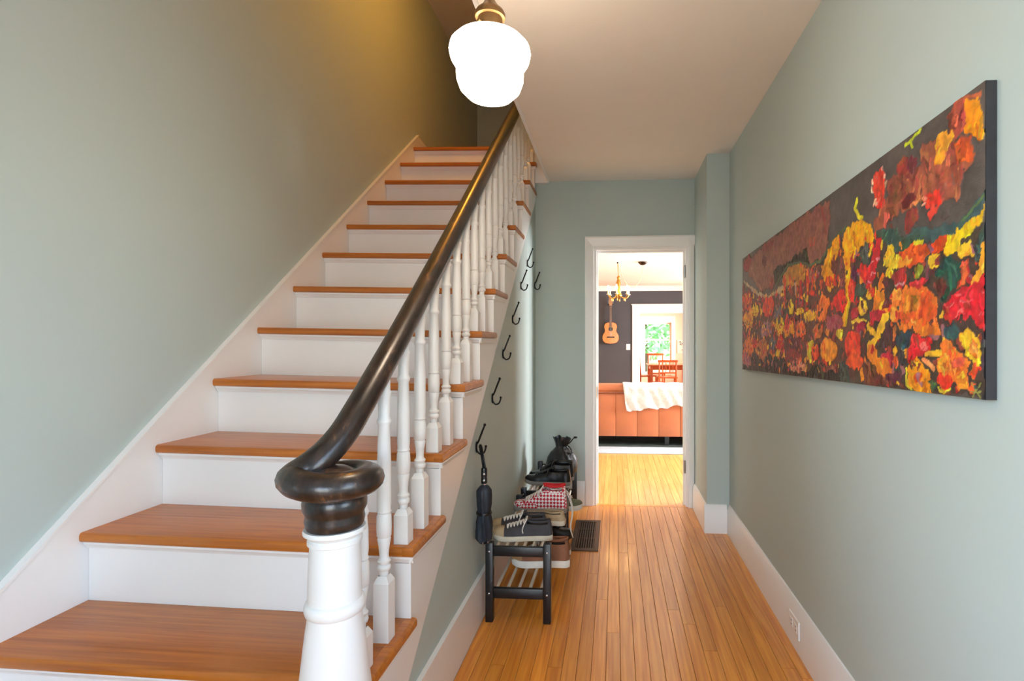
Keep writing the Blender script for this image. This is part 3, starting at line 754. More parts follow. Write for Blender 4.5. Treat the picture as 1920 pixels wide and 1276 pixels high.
bm = BM(); lathe(bm, [(.031, .500), (.034, .503), (.034, .512), (.031, .515)], (UX, UY, 0), 20, False, False); obj('closing_band', bm, M('black_plastic', (14, 14, 16), .3), um, 50)
for i in range(7):
    t = 2*PI*i/7+.3; bm = BM(); ellipsoid(bm, (UX+.024*math.cos(t), UY+.030*math.sin(t), .386), (.003, .003, .006), 6, 5); obj('rib_tip', bm, CHROME, um)

# ------------------------------------------------------------------ shoe racks
ROD = M('rack_tube', (222, 212, 196), .4, .1, var=.06)
def rack(y0, y1, label):
    t = thing('shoe_rack', label, 'shoe rack', (-.43, y0, 0), 0, 'black shoe racks along the stair wall')
    xa, xb, lw = -.5735, -.281, .034
    for x in (xa, xb-lw):
        for y in (y0, y1-lw):
            bm = bbox(x, x+lw, y, y+lw, 0, .352, .003, 2); lg = obj('leg', bm, BLACKWOOD, t, 40)
            for z in (.128, .314):
                s = -1 if y == y0 else 1; yy = y if s < 0 else y+lw
                bm = BM(); ellipsoid(bm, (x+lw/2, yy, z), (.0055, .0025, .0055), 10, 6); obj('screw', bm, CHROME, lg, 60)
    for y in (y0+.006, y1-lw+.006):
        for z0, z1 in ((.105, .150), (.292, .335)):
            obj('end_rail', bbox(xa+lw, xb-lw, y, y+.022, z0, z1, .003), BLACKWOOD, t, 40)
    for z, n in ((.142, 5), (.322, 6)):
        for i in range(n):
            x = xa+lw+.012+(xb-xa-2*lw-.024)*i/(n-1)
            bm = BM(); tube(bm, [(x, y0+.028, z), (x, y1-.028, z)], .0078, 8); obj('shelf_tube', bm, ROD, t, 60)
    return t
rack(2.333, 3.105, 'nearer black wooden shoe rack, piled with sneakers')
rack(3.225, 3.985, 'farther black wooden shoe rack against the end wall, holding black shoes')

# ------------------------------------------------------------------ shoes
LACE = M('white_lace', (226, 222, 214), .8, var=.05)
DARKIN = M('shoe_lining', (38, 34, 32), .9)
def shoe(label, x, y, z, rz, upper, sole, length=.27, collar=.075, laces=True, toe=None, lining=None, soleh=.024, width=1.0, lacemat=None, collar_mat=None, name='sneaker', tail=False, group='shoes on the racks'):
    t = thing(name, label, 'shoe', (x, y, z), rz, group)
    L = length
    def wv(s):   # half width
        return width*L*(.115+.035*math.sin(PI*min(1, max(0, (s-.25)/.95)))+.01*math.cos(PI*s*2))*(max(.0, 1-((.08-s)/.08)**2*.45) if s < .08 else 1)*(math.sqrt(max(0.02, 1-((s-.72)/.285)**2)) if s > .72 else 1)
    N = 22; S = [i/(N-1) for i in range(N)]; S[0] = .0; S[-1] = .995
    X = lambda s: (s-.5)*L
    # sole
    bm = BM(); rb, rt = [], []
    def ol(off): return [(X(s), -(wv(s)+off)) for s in S]+[(X(s), wv(s)+off) for s in reversed(S)]
    def lift(x): s = x/L+.5; return .010*max(0, (s-.75)/.25)**2
    lo = [bm.verts.new((a, b, lift(a))) for a, b in ol(.000)]; mi = [bm.verts.new((a, b, soleh*.5+lift(a))) for a, b in ol(.005)]; hi = [bm.verts.new((a, b, soleh+lift(a))) for a, b in ol(.003)]
    m = len(lo); bm.faces.new(lo[::-1]); bm.faces.new(hi)
    for A, B in ((lo, mi), (mi, hi)):
        for i in range(m): bm.faces.new((A[i], A[(i+1) % m], B[(i+1) % m], B[i]))
    obj('sole', bm, sole, t, 45, False)
    # upper
    def hv(s):
        if s < .42: return collar*(1-.10*math.sin(PI*s/.42))
        if s < .85: f_ = (s-.42)/.43; return collar+(.036-collar)*(f_**(.75 if collar < .12 else .5))
        return .036*math.sqrt(max(.08, 1-((s-.85)/.16)**2))
    K = 12; bm = BM(); rows = []
    for s in S:
        r = []
        for q in range(K+1):
            a = PI*q/K; ca = math.cos(a); sa = math.sin(a); w_ = wv(s)
            tight = 1-.28*(sa**2)*(1 if s < .5 else max(.0, 1-(s-.5)*3))
            r.append(bm.verts.new((X(s)+(.012*sa if s < .06 else 0), w_*math.copysign(abs(ca)**.75, ca)*tight, soleh*.8+lift(X(s))+hv(s)*sa**.62)))
        rows.append(r)
    for i in range(N-1):
        for q in range(K):
            if .04 < S[i] and S[i+1] < .43 and 3 <= q < K-3: continue
            bm.faces.new((rows[i][q], rows[i][q+1], rows[i+1][q+1], rows[i+1][q]))
    bm.faces.new(rows[0]); bm.faces.new(rows[-1][::-1])
    bmesh.ops.recalc_face_normals(bm, faces=bm.faces)
    up = obj('upper', bm, upper, t, 60, False)
    bm = BM(); pts = [bm.verts.new((X(.23)+.19*L*math.cos(a), .085*L*math.sin(a)*width, soleh+collar*.62)) for a in [2*PI*i/16 for i in range(16)]]; bm.faces.new(pts); obj('lining', bm, lining or DARKIN, t, 0, False)
    # padded collar
    bm = BM(); ring = [(X(.235)+.192*L*math.cos(a), .078*L*math.sin(a)*width, soleh*.8+collar*(.975-.06*math.sin(a)**2)) for a in [2*PI*i/20 for i in range(21)]]
    tube(bm, ring, .005 if collar < .1 else .007, 6); obj('collar', bm, collar_mat or upper, t, 60, False)
    if toe is not None:
        bm = BM(); rows = []
        for s in [.80+.0065*i*4.8 for i in range(7)]:
            s = min(s, .996); rows.append([bm.verts.new((X(s)+.002, (wv(s)+.002)*math.copysign(abs(math.cos(PI*q/10))**.75, math.cos(PI*q/10)), soleh*.8+lift(X(s))+(hv(s)+.0025)*math.sin(PI*q/10)**.62)) for q in range(11)])
        for a, b in zip(rows, rows[1:]):
            for q in range(10): bm.faces.new((a[q], a[q+1], b[q+1], b[q]))
        bm.faces.new(rows[-1][::-1]); obj('toe_cap', bm, toe, t, 60, False)
    if laces:
        # tongue and a criss-cross lace
        n = 6; P = []
        for i in range(n*2):
            s = .45+.30*(i/(n*2-1)); sd = 1 if (i//1) % 2 else -1
            zt = soleh*.8+hv(s)*.97+.005
            P.append((X(s), sd*.026*L/.27, zt-.005)); P.append((X(s)+.004, 0, zt+.003))
        bm = BM(); tube(bm, spline(P, 3), .0034, 6); obj('lace', bm, lacemat or LACE, t, 60, False)
        bm = BM(); zt = soleh*.8+hv(.44)
        for sd in (-1, 1):
            tube(bm, spline([(X(.45), 0, zt), (X(.43), sd*.02, zt+.012), (X(.47), sd*.042, zt-.004), (X(.50), sd*.045, zt-.028), (X(.49), sd*.046, zt-.045)], 4), .003, 6)
        obj('lace_bow', bm, lacemat or LACE, t, 60, False)['kind'] = 'stuff'
        bm = BM(); p0 = [(X(.36), zt+.012), (X(.44), zt+.006), (X(.55), soleh*.8+hv(.55)+.001), (X(.7), soleh*.8+hv(.7)-.003)]
        A = [bm.verts.new((a, -.022, b)) for a, b in p0]; B = [bm.verts.new((a, .022, b)) for a, b in p0]
        for i in range(3): bm.faces.new((A[i], A[i+1], B[i+1], B[i]))
        obj('tongue', bm, collar_mat or upper, t, 0, False)
    if tail:
        bm = BM()
        for dy, ln in ((-.03, .15), (.0, .13)):
            tube(bm, spline([(X(.30), dy, collar*.9), (X(.05), dy-.02, collar*.8), (X(-.06), dy-.02, collar*.3), (X(-.09), dy-.01, -.02), (X(-.06), dy+.01, -ln*.6), (X(-.10), dy, -ln)], 4), .0032, 6)
        obj('loose_lace', bm, LACE, t, 60, False)['kind'] = 'stuff'
    return t
def checker():
    m = M('red_white_checker', (235, 230, 228), .7); n = m.node_tree.nodes; ck = n.new('ShaderNodeTexChecker'); ck.inputs['Scale'].default_value = 78
    tc = n.new('ShaderNodeTexCoord'); mp = n.new('ShaderNodeMapping'); mp.inputs['Rotation'].default_value = (.0, .78, .0); m.node_tree.links.new(tc.outputs['Object'], mp.inputs[0]); m.node_tree.links.new(mp.outputs[0], ck.inputs[0])
    ck.inputs[1].default_value = (*lin((190, 30, 48)), 1); ck.inputs[2].default_value = (*lin((236, 230, 228)), 1)
    m.node_tree.links.new(ck.outputs[0], n['Principled BSDF'].inputs['Base Color']); return m
CREAMSOLE = M('cream_rubber', (205, 196, 176), .7, var=.12, scale=20); WHITESOLE = M('white_rubber', (226, 224, 214), .6, var=.1, scale=20)
GREYC = M('grey_canvas', (66, 64, 68), .85, var=.22, scale=18, bump=.15, bscale=300); BEIGE = M('beige_suede', (176, 154, 122), .95, var=.2, scale=22, bump=.2, bscale=200)
BROWNL = M('brown_suede', (140, 92, 66), .85, var=.2, scale=16, bump=.15, bscale=120); TAN = M('tan_leather', (168, 128, 84), .7, var=.15)
BLACKL = M('black_leather', (22, 22, 24), .36, var=.25, scale=10, bump=.25, bscale=30); GREYSOLE = M('grey_rubber', (150, 146, 140), .7, var=.1, scale=20); OLIVE = M('olive_fabric', (104, 108, 84), .85, var=.2, scale=14)
REDK = M('red_knit', (206, 30, 40), .8, var=.08)
TZ = .3305; BZ = .1505
shoe('grey canvas sneaker with white laces at the front edge of the nearer rack', -.425, 2.455, TZ, PI+.10, GREYC, CREAMSOLE, .275, .070, toe=BEIGE, tail=False)
shoe('grey canvas sneaker with white laces, second from the front of the nearer rack', -.462, 2.556, TZ, PI+.12, GREYC, CREAMSOLE, .27, .066, toe=BEIGE)
shoe('low tan sneaker between the grey sneakers and the checkered high-top', -.375, 2.672, TZ, PI-.06, BEIGE, CREAMSOLE, .255, .046, lacemat=CREAMSOLE, laces=False)
shoe('red and white checkered high-top sneaker on the nearer rack', -.402, 2.868, TZ+.0005, PI-.03, checker(), GREYSOLE, .292, .130, lining=REDK, collar_mat=REDK, tail=True, name='high_top_sneaker')
shoe('brown suede sneaker with thick white sole sticking out of the lower shelf', -.362, 2.600, BZ, PI+.05, BROWNL, WHITESOLE, .285, .110, toe=TAN, soleh=.034)
shoe('tan and brown sneaker behind the brown suede one on the lower shelf', -.365, 2.722, BZ, .02, TAN, WHITESOLE, .285, .080, toe=BROWNL, soleh=.034)
shoe('black leather shoe standing at the back of the lower shelf of the nearer rack', -.372, 2.960, BZ, .0, BLACKL, BLACKL, .28, .085, lacemat=BLACKL)
shoe('shiny black shoe in front on the farther rack', -.430, 3.420, TZ, PI-.08, BLACKL, GREYSOLE, .30, .080, lacemat=BLACKL, width=1.05)
shoe('shiny black shoe directly before the black drawstring bag', -.420, 3.535, TZ, PI+.05, BLACKL, GREYSOLE, .30, .105, lacemat=BLACKL, width=1.05)
shoe('olive canvas shoe poking out of the lower shelf of the farther rack', -.350, 3.480, BZ, .0, OLIVE, WHITESOLE, .28, .085, soleh=.032)
# black drawstring bag
bgx, bgy = -.372, 3.700
bag = thing('drawstring_bag', 'crumpled black drawstring bag standing on the farther shoe rack', 'bag', (bgx, bgy, TZ))
BLKFAB = M('black_nylon', (20, 20, 22), .42, var=.3, scale=18, bump=.4, bscale=26)
bm = BM(); n = 30; rings = []
for z, r, a in ((0, .08, .02), (.012, .105, .04), (.06, .112, .08), (.11, .100, .10), (.15, .074, .13), (.178, .044, .15), (.190, .034, .16), (.205, .036, .20), (.232, .046, .26), (.252, .050, .30)):
    rings.append([bm.verts.new((r*(1+a*math.sin(5*t+z*9)+a*.6*math.sin(9*t+2+z*30))*math.cos(t), r*.85*(1+a*math.sin(5*t+z*9)+a*.6*math.sin(9*t+2+z*30))*math.sin(t), z+(.01*math.sin(4*t) if z > .2 else 0))) for t in [2*PI*i/n for i in range(n)]])
for a, b in zip(rings, rings[1:]):
    for i in range(n): bm.faces.new((a[i], a[(i+1) % n], b[(i+1) % n], b[i]))
bm.faces.new(rings[0][::-1]); obj('sack', bm, BLKFAB, bag, 80, False)
bm = BM(); tube(bm, spline([(.034, 0, .196), (.06, -.01, .215), (.085, -.01, .245), (.098, -.01, .252)], 4), .004, 6); ellipsoid(bm, (.100, -.01, .254), (.014, .006, .008), 8, 6); obj('cord', bm, BLKFAB, bag, 60, False)
bm = BM(); tube(bm, spline([(.034, .01, .196), (.058, -.02, .19), (.075, -.02, .165), (.08, -.02, .145)], 4), .004, 6); obj('cord', bm, BLKFAB, bag, 60, False)

# ------------------------------------------------------------------ floor register and outlet
VENT = M('brown_register_metal', (84, 62, 46), .45, .5, var=.15)
fv = thing('floor_register', 'brown metal floor register grille beside the shoe racks', 'floor vent', (-.19, 3.43, 0))
gx0, gx1, gy0, gy1 = -.268, -.098, 3.17, 3.71
bm = boxes((gx0, gx1, gy0, gy0+.035, .0005, .007), (gx0, gx1, gy1-.035, gy1, .0005, .007), (gx0, gx0+.028, gy0+.035, gy1-.035, .0005, .007), (gx1-.028, gx1, gy0+.035, gy1-.035, .0005, .007)); obj('frame', bm, VENT, fv)
obj('duct_opening', boxes((gx0+.027, gx1-.027, gy0+.034, gy1-.034, .0003, .001)), M('duct_black', (10, 9, 8), .9), fv)
for i in range(8):
    x = gx0+.034+(gx1-gx0-.068)*i/7; obj('slat', boxes((x-.0032, x+.0032, gy0+.036, gy1-.036, .0015, .0062)), VENT, fv)
for yy in (gy0+.20, gy0+.36): obj('cross_bar', boxes((gx0+.028, gx1-.028, yy-.004, yy+.004, .001, .0066)), VENT, fv)
oy0, oy1, oz0, oz1 = 2.160, 2.276, .062, .134; ox = XW-.018
ot = thing('power_outlet', 'white power outlet set into the right baseboard', 'outlet', (ox, 2.218, oz0))
obj('cover_plate', bbox(ox-.005, ox-.0002, oy0, oy1, oz0, oz1, .0015), WHITE, ot)
for yc in (2.192, 2.244):
    s_ = obj('socket', bbox(ox-.0068, ox-.005, yc-.016, yc+.016, oz0+.02, oz1-.02, .0008), WHITE, ot)
    obj('slot', boxes((ox-.0072, ox-.0067, yc-.008, yc+.001, oz0+.027, oz0+.030), (ox-.0072, ox-.0067, yc-.008, yc+.001, oz1-.030, oz1-.027)), DARKIN, s_)
# ------------------------------------------------------------------ living room shell
YD = 11.7
struct('ceiling_living', boxes((-3.3, 4.0, YF+.12, 16.2, CZ, CZ+.12)), M('living_ceiling_paint', (240, 228, 216), .7, var=.01), 'warm white ceiling of the living and dining rooms', 'ceiling')
struct('wall_living_left', boxes((-3.42, -3.3, YF, 16.3, 0, CZ)), CREAM, 'left wall of the living room beyond the doorway', 'wall')
def wall_holes(x0, x1, y0, y1, holes):
    """long wall in Y with window openings (ya, yb, za, zb)"""
    bs = []; y = y0
    for a, b, c, d in holes:
        bs += [(x0, x1, y, a, 0, CZ), (x0, x1, a, b, 0, c), (x0, x1, a, b, d, CZ)]; y = b
    bs.append((x0, x1, y, y1, 0, CZ)); return boxes(*bs)
holes = [(5.0, 7.4, .6, 2.1), (8.4, 10.8, .6, 2.1), (12.7, 14.9, .6, 2.1)]
struct('wall_living_right', wall_holes(3.82, 3.94, YF+.12, 16.3, holes), CREAM, 'right wall of the living room with tall windows', 'wall')
for i, (a, b, c, d) in enumerate(holes):
    t = thing('window_%d' % (i+2), ['near side window of the living room', 'far side window of the living room', 'unseen side window added to light the dining room'][i], 'window', (3.88, (a+b)/2, c)); t['kind'] = 'structure'  # the dining side window is added to light that room
    obj('window_frame', boxes((3.80, 3.94, a, a+.07, c, d), (3.80, 3.94, b-.07, b, c, d), (3.80, 3.94, a+.07, b-.07, c, c+.07), (3.80, 3.94, a+.07, b-.07, d-.07, d), (3.85, 3.9, (a+b)/2-.03, (a+b)/2+.03, c+.07, d-.07)), WHITE, t)
    obj('pane', boxes((3.872, 3.876, a+.07, (a+b)/2-.03, c+.07, d-.07)), GLASS, t); obj('pane', boxes((3.872, 3.876, (a+b)/2+.03, b-.07, c+.07, d-.07)), GLASS, t)
# charcoal wall with a wide cased opening into the dining room
OX0, OX1, OZ = .525, 2.30, 1.91
bm = BM(); prism(bm, [(-3.3, 0), (OX0, 0), (OX0, OZ), (OX1, OZ), (OX1, 0), (3.82, 0), (3.82, CZ), (-3.3, CZ)], 'Y', YD, YD+.12)
struct('wall_charcoal', bm, NAVY, 'charcoal feature wall at the far end of the living room', 'wall')
bm = BM(); prism(bm, [(YD, CZ), (YD-.085, CZ), (YD-.085, CZ-.015), (YD-.05, CZ-.04), (YD-.02, CZ-.085), (YD-.018, CZ-.105), (YD, CZ-.105)], 'X', -3.3, 3.82)
struct('trim_crown', bm, WHITE, 'white crown moulding along the top of the charcoal wall', 'trim', 40)
tr = thing('door_3', 'wide white cased opening from the living room to the dining room', 'doorway', (1.4, YD, 0)); tr['kind'] = 'structure'
for x0, x1, z0, z1 in ((OX0-.145, OX0+.004, 0, 2.06), (OX1-.004, OX1+.145, 0, 2.06), (OX0+.0045, OX1-.0045, OZ-.002, 2.06)):
    obj('casing', bbox(x0, x1, YD-.024, YD-.0005, z0+.001, z1, .006), WHITE, tr)
obj('casing_cap', bbox(OX0-.165, OX1+.165, YD-.045, YD-.0005, 2.0622, 2.085, .006), WHITE, tr)
for x0, x1, z0, z1 in ((OX0, OX0+.02, .001, OZ), (OX1-.02, OX1, .001, OZ), (OX0+.02, OX1-.02, OZ-.02, OZ)):
    obj('jamb', boxes((x0, x1, YD, YD+.12, z0, z1-.0005)), WHITE, tr)
# dining room far wall with its sash window
wx0, wx1, wz0, wz1 = .863, 1.682, .33, 1.84; YW = 16.05
struct('wall_dining_far', boxes((-3.3, wx0, YW, YW+.15, 0, CZ), (wx1, 3.82, YW, YW+.15, 0, CZ), (wx0, wx1, YW, YW+.15, 0, wz0), (wx0, wx1, YW, YW+.15, wz1, CZ)), CREAM, 'peach dining room wall around the sash window', 'wall')
wn = thing('window_1', 'white double-hung sash window of the dining room looking onto greenery', 'window', (1.27, YW, wz0)); wn['kind'] = 'structure'
for x0, x1, z0, z1 in ((wx0-.11, wx0, wz0-.1, wz1+.20), (wx1, wx1+.11, wz0-.1, wz1+.20), (wx0, wx1, wz1, wz1+.20)):
    obj('window_casing', bbox(x0, x1, YW-.025, YW-.0005, z0, z1, .005), WHITE, wn)
obj('window_sill', bbox(wx0-.14, wx1+.14, YW-.07, YW-.001, wz0-.035, wz0-.001, .005), WHITE, wn)
zm = 1.33
for z0, z1, y in ((zm-.02, wz1, YW+.06), (wz0, zm+.02, YW+.02)):
    s_ = obj('sash', boxes((wx0, wx0+.045, y, y+.035, z0, z1), (wx1-.045, wx1, y, y+.035, z0, z1), (wx0+.045, wx1-.045, y, y+.035, z0, z0+.045), (wx0+.045, wx1-.045, y, y+.035, z1-.045, z1)), WHITE, wn)
    obj('pane', boxes((wx0+.045, wx1-.045, y+.016, y+.019, z0+.045, z1-.045)), GLASS, s_)
pf = thing('framed_picture', 'small framed drawing on the peach wall right of the dining window', 'picture', (2.05, YW, 1.0))
obj('picture_frame', bbox(1.86, 2.24, YW-.025, YW-.001, .93, 1.33, .004), WHITE, pf)
obj('print', boxes((1.88, 2.22, YW-.027, YW-.0251, .95, 1.31)), M('drawing_paper', (236, 226, 214), .8), pf)
INK = M('drawing_ink', (70, 62, 58), .8)
for p in ([(1.91, 1.25), (1.95, 1.28), (1.97, 1.22), (1.93, 1.20), (1.98, 1.18), (2.02, 1.24), (2.04, 1.17)], [(2.06, 1.14), (2.11, 1.18), (2.16, 1.16), (2.19, 1.21)], [(1.98, 1.02), (2.05, 1.05), (2.14, 1.03), (2.17, 1.07), (2.08, 1.07)]):
    bm = BM(); tube(bm, spline([(x, YW-.0275, z) for x, z in p], 3), .009, 5); obj('drawn_line', bm, INK, pf)

# ------------------------------------------------------------------ sofa seen from behind, with a throw
LEATHER = M('orange_leather', (198, 116, 76), .5, var=.08, scale=5, bump=.08, bscale=80)
sf = thing('sofa', 'burnt orange leather sofa with its panelled back to the doorway', 'sofa', (.6, 6.85, 0))
sx0, sx1, sy = -.75, 2.05, 6.40
npan = 11; pw = (sx1-sx0)/npan
for i in range(npan):
    bm = bbox(sx0+pw*i+.0015, sx0+pw*(i+1)-.0015, sy, sy+.10, .125, .655, .003, 2); obj('back_panel', bm, LEATHER, sf, 40)
bm = BM(); tube(bm, [(sx0, sy+.075, .682), (sx1, sy+.075, .682)], .062, 16, squash=.92); obj('top_roll', bm, LEATHER, sf, 50)
bm = BM(); tube(bm, [(sx0+.01, sy-.008, .640), (sx1-.01, sy-.008, .640)], .010, 8); obj('piping', bm, M('brown_piping', (128, 66, 40), .5), sf, 50)
obj('seat', bbox(sx0+.16, sx1-.16, sy+.1005, 7.30, .125, .42, .03, 3), LEATHER, sf, 40)
for i in range(3): 
    cw = (sx1-sx0-.34)/3; obj('back_cushion', bbox(sx0+.17+cw*i+.004, sx0+.17+cw*(i+1)-.004, sy+.14, sy+.36, .421, .735, .05, 4), LEATHER, sf, 50)
for x in (sx0, sx1-.159): obj('arm', bbox(x, x+.159, sy+.101, 7.32, .125, .58, .035, 3), LEATHER, sf, 40)
for x in (sx0+.05, sx1-.09, .6):
    for y in (sy+.04, 7.22): obj('foot', boxes((x, x+.05, y, y+.05, .0137, .1245)), BLACKWOOD, sf)
# throw blanket over the back
thr = M('cream_throw', (228, 228, 230), .95, var=.08, scale=30, bump=.5, bscale=60)
bm = BM(); nx, ny = 60, 34; g = []
bx0, bx1 = .095, 1.45
rnd = random.Random(3)
for j in range(ny):
    row = []
    for i in range(nx):
        u = i/(nx-1); v = j/(ny-1)
        arc = -.36+v*.94                         # 0 = top of roll; negative hangs toward us
        hang = -.335+.06*min(1, u*2.2)-.008*math.sin(u*23)-.006*math.sin(u*51)
        arc = max(arc, hang)
        x = bx0+(bx1-bx0)*u+.045*max(0, -arc)*3*(1-u)*(1 if u < .3 else .2)
        if arc < -.06: y, z = sy-.022-.014*math.sin(u*38+3*math.sin(v*7)+5*math.sin(u*7))*min(1, (-arc-.06)*6)-.007*math.sin(u*74+v*26)-.012, .735+arc+.03
        elif arc < .1: a = (arc+.06)/.16*PI; y, z = sy+.062-.088*math.cos(a), .705+.062*math.sin(a)
        else: y, z = sy+.152+.25*(arc-.1), .735-.0*(arc-.1)+.008
        row.append(bm.verts.new((x, y, z+.004*math.sin(u*44+v*17))))
    g.append(row)
for j in range(ny-1):
    for i in range(nx-1): bm.faces.new((g[j][i], g[j+1][i], g[j+1][i+1], g[j][i+1]))
bl = obj('throw_blanket', bm, thr, None, 80); tag(bl, 'crumpled cream throw blanket draped over the back of the orange sofa', 'blanket')
md = bl.modifiers.new('thickness', 'SOLIDIFY'); md.thickness = .008; md.offset = 1
# rug under the sofa
bm = bbox(-1.9, 3.0, 5.975, 9.4, .0005, .012, .004)
rgm = M('pale_blue_rug', (196, 206, 216), .95, var=.12, scale=9, bump=.3, bscale=90)
rg = obj('rug', bm, rgm); tag(rg, 'pale blue grey rug, its pattern painted dark for the shade under the sofa', 'rug')
tg = M('rug_shaded_pattern', (62, 72, 68), .95, var=.5, scale=7)  # greenish pattern, with the sofa's shade put into its dark colour
obj('shaded_pattern_field', boxes((-1.75, 2.85, 6.33, 9.2, .0121, .0135)), tg, rg)

# ------------------------------------------------------------------ guitar on the charcoal wall
gt = thing('guitar', 'acoustic guitar with amber top hanging on the charcoal wall', 'guitar', (-.075, YD-.05, 1.21))
AMBER = wood_mat('spruce_amber', (226, 140, 62), (200, 110, 40), .3, 'Y', coat=.5); MAHOG = M('guitar_sides', (92, 48, 26), .35, var=.1); NECKM = M('guitar_neck', (168, 126, 90), .4, var=.1); EBON = M('ebony', (38, 26, 22), .4)
gx, gz = -.088, 1.215
half = [(0, 0), (.06, .002), (.12, .016), (.165, .055), (.185, .115), (.180, .175), (.155, .225), (.132, .262), (.126, .295), (.134, .335), (.144, .375), (.138, .420), (.110, .455), (.06, .475), (.0, .478)]
out = half+[(-a, b) for a, b in reversed(half[1:-1])]
bm = BM(); prism(bm, [(gx+a, gz+b) for a, b in out], 'Y', YD-.105, YD-.012); obj('body', bm, MAHOG, gt, 30)
bm = BM(); prism(bm, [(gx+a*.955, gz+.238+(b-.238)*.955) for a, b in out], 'Y', YD-.1085, YD-.1052); top = obj('soundboard', bm, AMBER, gt)
bm = BM(); prism(bm, [(gx+.048*math.cos(2*PI*i/20), gz+.325+.048*math.sin(2*PI*i/20)) for i in range(20)], 'Y', YD-.1095, YD-.1086); obj('sound_hole', bm, EBON, top)
obj('bridge', bbox(gx-.085, gx+.085, YD-.118, YD-.1087, gz+.135, gz+.162, .003), EBON, top)
obj('fretboard', boxes((gx-.027, gx+.027, YD-.116, YD-.1088, gz+.375, gz+.83)), M('rosewood', (96, 62, 44), .5), gt)
obj('neck', bbox(gx-.026, gx+.026, YD-.1085, YD-.08, gz+.479, gz+.83, .006), NECKM, gt)
bm = BM(); prism(bm, [(gx-.026, gz+.831), (gx-.038, gz+.87), (gx-.036, gz+1.0), (gx, gz+1.01), (gx+.036, gz+1.0), (gx+.038, gz+.87), (gx+.026, gz+.831)], 'Y', YD-.105, YD-.088); hs = obj('headstock', bm, NECKM, gt)
for sx in (-1, 1):
    for i in range(3): obj('tuning_peg', bbox(gx+sx*.05-.011, gx+sx*.05+.011, YD-.10, YD-.092, gz+.885+i*.04, gz+.9+i*.04, .003), CHROME, hs)
for i in range(6): obj('string', boxes((gx-.020+.008*i-.0006, gx-.020+.008*i+.0006, YD-.1195, YD-.1182, gz+.15, gz+.84)), CHROME, gt)
obj('wall_hanger', boxes((gx-.05, gx+.05, YD-.10, YD-.001, gz+.842, gz+.862)), IRON, gt)
ls = thing('light_switch', 'white light switch on the charcoal wall left of the cased opening', 'switch', (.295, YD, 1.10))
obj('switch_plate', bbox(.252, .336, YD-.007, YD-.0005, 1.085, 1.215, .002), WHITE, ls); obj('toggle', bbox(.288, .300, YD-.016, YD-.007, 1.135, 1.163, .002), WHITE, ls)

# ------------------------------------------------------------------ chandelier on a swagged cord
cx_, cy_ = .058, 8.2
ch = thing('chandelier', 'small brass chandelier with glowing candle bulbs hanging in the living room', 'chandelier', (cx_, cy_, CZ))
CANDLE = M('glowing_bulb', (255, 196, 120), .4, var=0, emit=60.0); CRYST = M('amber_crystal', (236, 190, 120), .08, var=.1); 
bm = BM(); lathe(bm, [(.004, 2.455), (.012, 2.458), (.014, 2.4755)], (cx_-.014, cy_, 0), 12); obj('ceiling_hook', bm, IRON, ch)
bm = BM(); tube(bm, [(cx_-.014, cy_, 2.456), (cx_, cy_, 2.26)], .006, 6); obj('chain', bm, BRASS, ch)
bm = BM(); lathe(bm, [(.006, 2.27), (.02, 2.255), (.028, 2.235), (.020, 2.22), (.026, 2.20), (.034, 2.16), (.028, 2.10), (.038, 2.06), (.030, 2.02), (.046, 1.985), (.052, 1.96), (.030, 1.93), (.012, 1.90), (.004, 1.885)], (cx_, cy_, 0), 18); obj('column', bm, BRASS, ch, 50)
for i in range(6):
    a = 2*PI*i/6+.35; ca, sa = math.cos(a), math.sin(a)
    bm = BM(); tube(bm, spline([(cx_+ca*.03, cy_+sa*.03, 1.97), (cx_+ca*.08, cy_+sa*.08, 1.925), (cx_+ca*.14, cy_+sa*.14, 1.93), (cx_+ca*.168, cy_+sa*.168, 1.975)], 5), .007, 7); ar = obj('arm', bm, BRASS, ch, 60)
    bm = BM(); lathe(bm, [(.006, 1.968), (.026, 1.978), (.028, 1.986), (.012, 1.988), (.010, 2.040), (.004, 2.042)], (cx_+ca*.168, cy_+sa*.168, 0), 12); obj('candle_cup', bm, M('candle_sleeve', (236, 220, 190), .5), ar, 40)
    bm = BM(); lathe(bm, [(.004, 2.042), (.014, 2.058), (.016, 2.075), (.010, 2.10), (.002, 2.118)], (cx_+ca*.168, cy_+sa*.168, 0), 10); obj('bulb', bm, CANDLE, ar, 60)
    bm = BM(); lathe(bm, [(.001, 1.875), (.010, 1.895), (.008, 1.91), (.001, 1.925)], (cx_+ca*.11, cy_+sa*.11, 0), 6); obj('crystal_drop', bm, CRYST, ch)
bm = BM(); lathe(bm, [(.004, 2.425), (.03, 2.43), (.058, 2.45), (.07, 2.468), (.07, 2.4755)], (.426, cy_, 0), 20); obj('ceiling_canopy', bm, M('bronze', (54, 36, 26), .4, .7), ch, 40)
bm = BM(); tube(bm, spline([(.426, cy_, 2.43), (.428, cy_, 2.36), (.415, cy_+.01, 2.26), (.375, cy_+.015, 2.17), (.32, cy_+.02, 2.115), (.25, cy_+.02, 2.105), (.17, cy_+.02, 2.16), (.11, cy_+.015, 2.27), (.075, cy_+.01, 2.36), (cx_-.005, cy_, 2.44)], 5), .005, 6); obj('swag_cord', bm, M('beige_cord', (190, 168, 140), .7), ch, 60)

